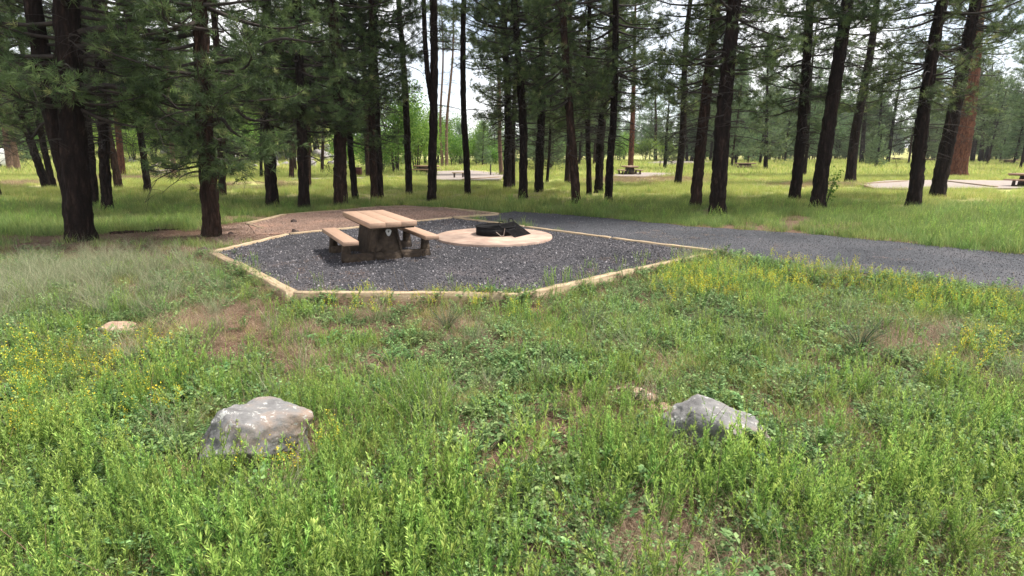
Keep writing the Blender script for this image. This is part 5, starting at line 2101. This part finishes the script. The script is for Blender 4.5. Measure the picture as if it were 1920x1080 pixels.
# brown grit spilling from the tent pad over the soil at its open left side
spill = poly2([(466, 416), (405, 428), (395, 446), (420, 462), (540, 438), (490, 436)], .1)
gr_ = np.random.default_rng(5)
x, y = gr_.uniform(min(p.x for p in spill), max(p.x for p in spill), 9000), gr_.uniform(min(p.y for p in spill), max(p.y for p in spill), 9000)
ok = in_poly(x, y, spill) & ~in_poly(x, y, tent) & ~in_poly(x, y, pad)
x, y = x[ok], y[ok]
n = len(x)
s = gr_.uniform(.008, .026, n)
scatter('spilled_grit', 'brown grit and bark crumbs spilling onto the soil left of the tent pad', c_pebb, np.c_[x, y, H(x, y) + .003], gr_.integers(0, n_pebb, n), gr_.uniform(0, 6.28, (n, 3)), s)

# debris blown onto the gravel
x, y, r = cand(3500, 8, 24, 55)
ok = (in_poly(x, y, pad) | in_poly(x, y, drive) | in_poly(x, y, tent)) & (r.uniform(0, 1, len(x)) < .12 + .5 * (fnoise(x, y, .5, 12) > .6))
x, y = x[ok], y[ok]
n = len(x)
scatter('gravel_debris', 'scattered pine needles and bark bits on the gravel', c_lit, np.c_[x, y, np.full(n, PADZ + .004)], r.integers(0, n_lit, n), np.c_[np.zeros((n, 2)), r.uniform(0, 6, n)], r.uniform(.4, 1.1, n))


# gravel stones
def gravel(name, label, poly, z, per, col, ncol, seed, size=(.007, .022), ymax=99):
    r = np.random.default_rng(seed)
    px_ = [p[0] for p in poly]
    py_ = [p[1] for p in poly]
    x0, x1, y0, y1 = min(px_), min(max(px_), 22), min(py_), min(max(py_), ymax)
    n = int((x1 - x0) * (y1 - y0) * per)
    x, y = r.uniform(x0, x1, n), r.uniform(y0, y1, n)
    ok = in_poly(x, y, poly) & (np.abs(x) < y * 1.05 + 1)
    x, y = x[ok], y[ok]
    n = len(x)
    s = r.uniform(*size, n) * (1 + (r.uniform(0, 1, n) > .97) * .8)
    print(name, n)
    scatter(name, label, col, np.c_[x, y, np.full(n, z) + s * .25], r.integers(0, ncol, n), r.uniform(0, 6.28, (n, 3)), s)


gravel('pad_gravel', 'loose dark cinder stones on the table pad', pad, PADZ, 620, c_peb, n_peb, 1)
gravel('drive_gravel', 'loose blue grey cinder stones on the drive', drive, DRVZ, 480, c_peb, n_peb, 2, size=(.004, .012))
gravel('tent_pad_gravel', 'loose brown stones on the tent pad', tent, TENTZ, 220, c_pebb, n_pebb, 3, size=(.008, .022))
# the closed woodland beyond the campsites
c_wood, n_wood = proto_col('woodland_tree', [(merged_tree(k), None) for k in ('F1', 'F2', 'F3')])
r = np.random.default_rng(77)
y = np.sqrt(r.uniform(112 ** 2, 330 ** 2, 2300))
x = r.uniform(-1.1, 1.1, len(y)) * y
px = 960 + FPX * x / y
ok = (px < 640) | (px > 985)
ok &= (y > 135) | (px > 1270)
ok &= ~((px > 1150) & (px < 1265) & (y < 260)) & ~((px > 1640) & (px < 1700) & (y < 260))
x, y = x[ok], y[ok]
n = len(x)
scatter('far_woodland', 'closed distant pine wood behind the campsites', c_wood, np.c_[x, y, H(x, y) - .1], r.integers(0, 3, n), np.c_[np.zeros((n, 2)), r.uniform(0, 6, n)], r.uniform(.6, 1.0, n))
# thin air haze
HAZE = .00022
import bmesh
bm = bmesh.new()
bmesh.ops.create_cube(bm, size=1)
hm = bpy.data.meshes.new('haze')
bm.to_mesh(hm)
bm.free()
m, nt, out = nodes('thin_haze')
pv = nt.nodes.new('ShaderNodeVolumePrincipled')
pv.inputs['Density'].default_value = HAZE
pv.inputs['Color'].default_value = (.86, .92, 1, 1)
nt.links.new(pv.outputs[0], out.inputs['Volume'])
hz = add('haze', hm, m, kind='stuff', label='thin pale haze between the far trees')
hz.location = (0, 880, 21)
hz.scale = (3000, 1900, 46)
print('objects', len(bpy.data.objects))
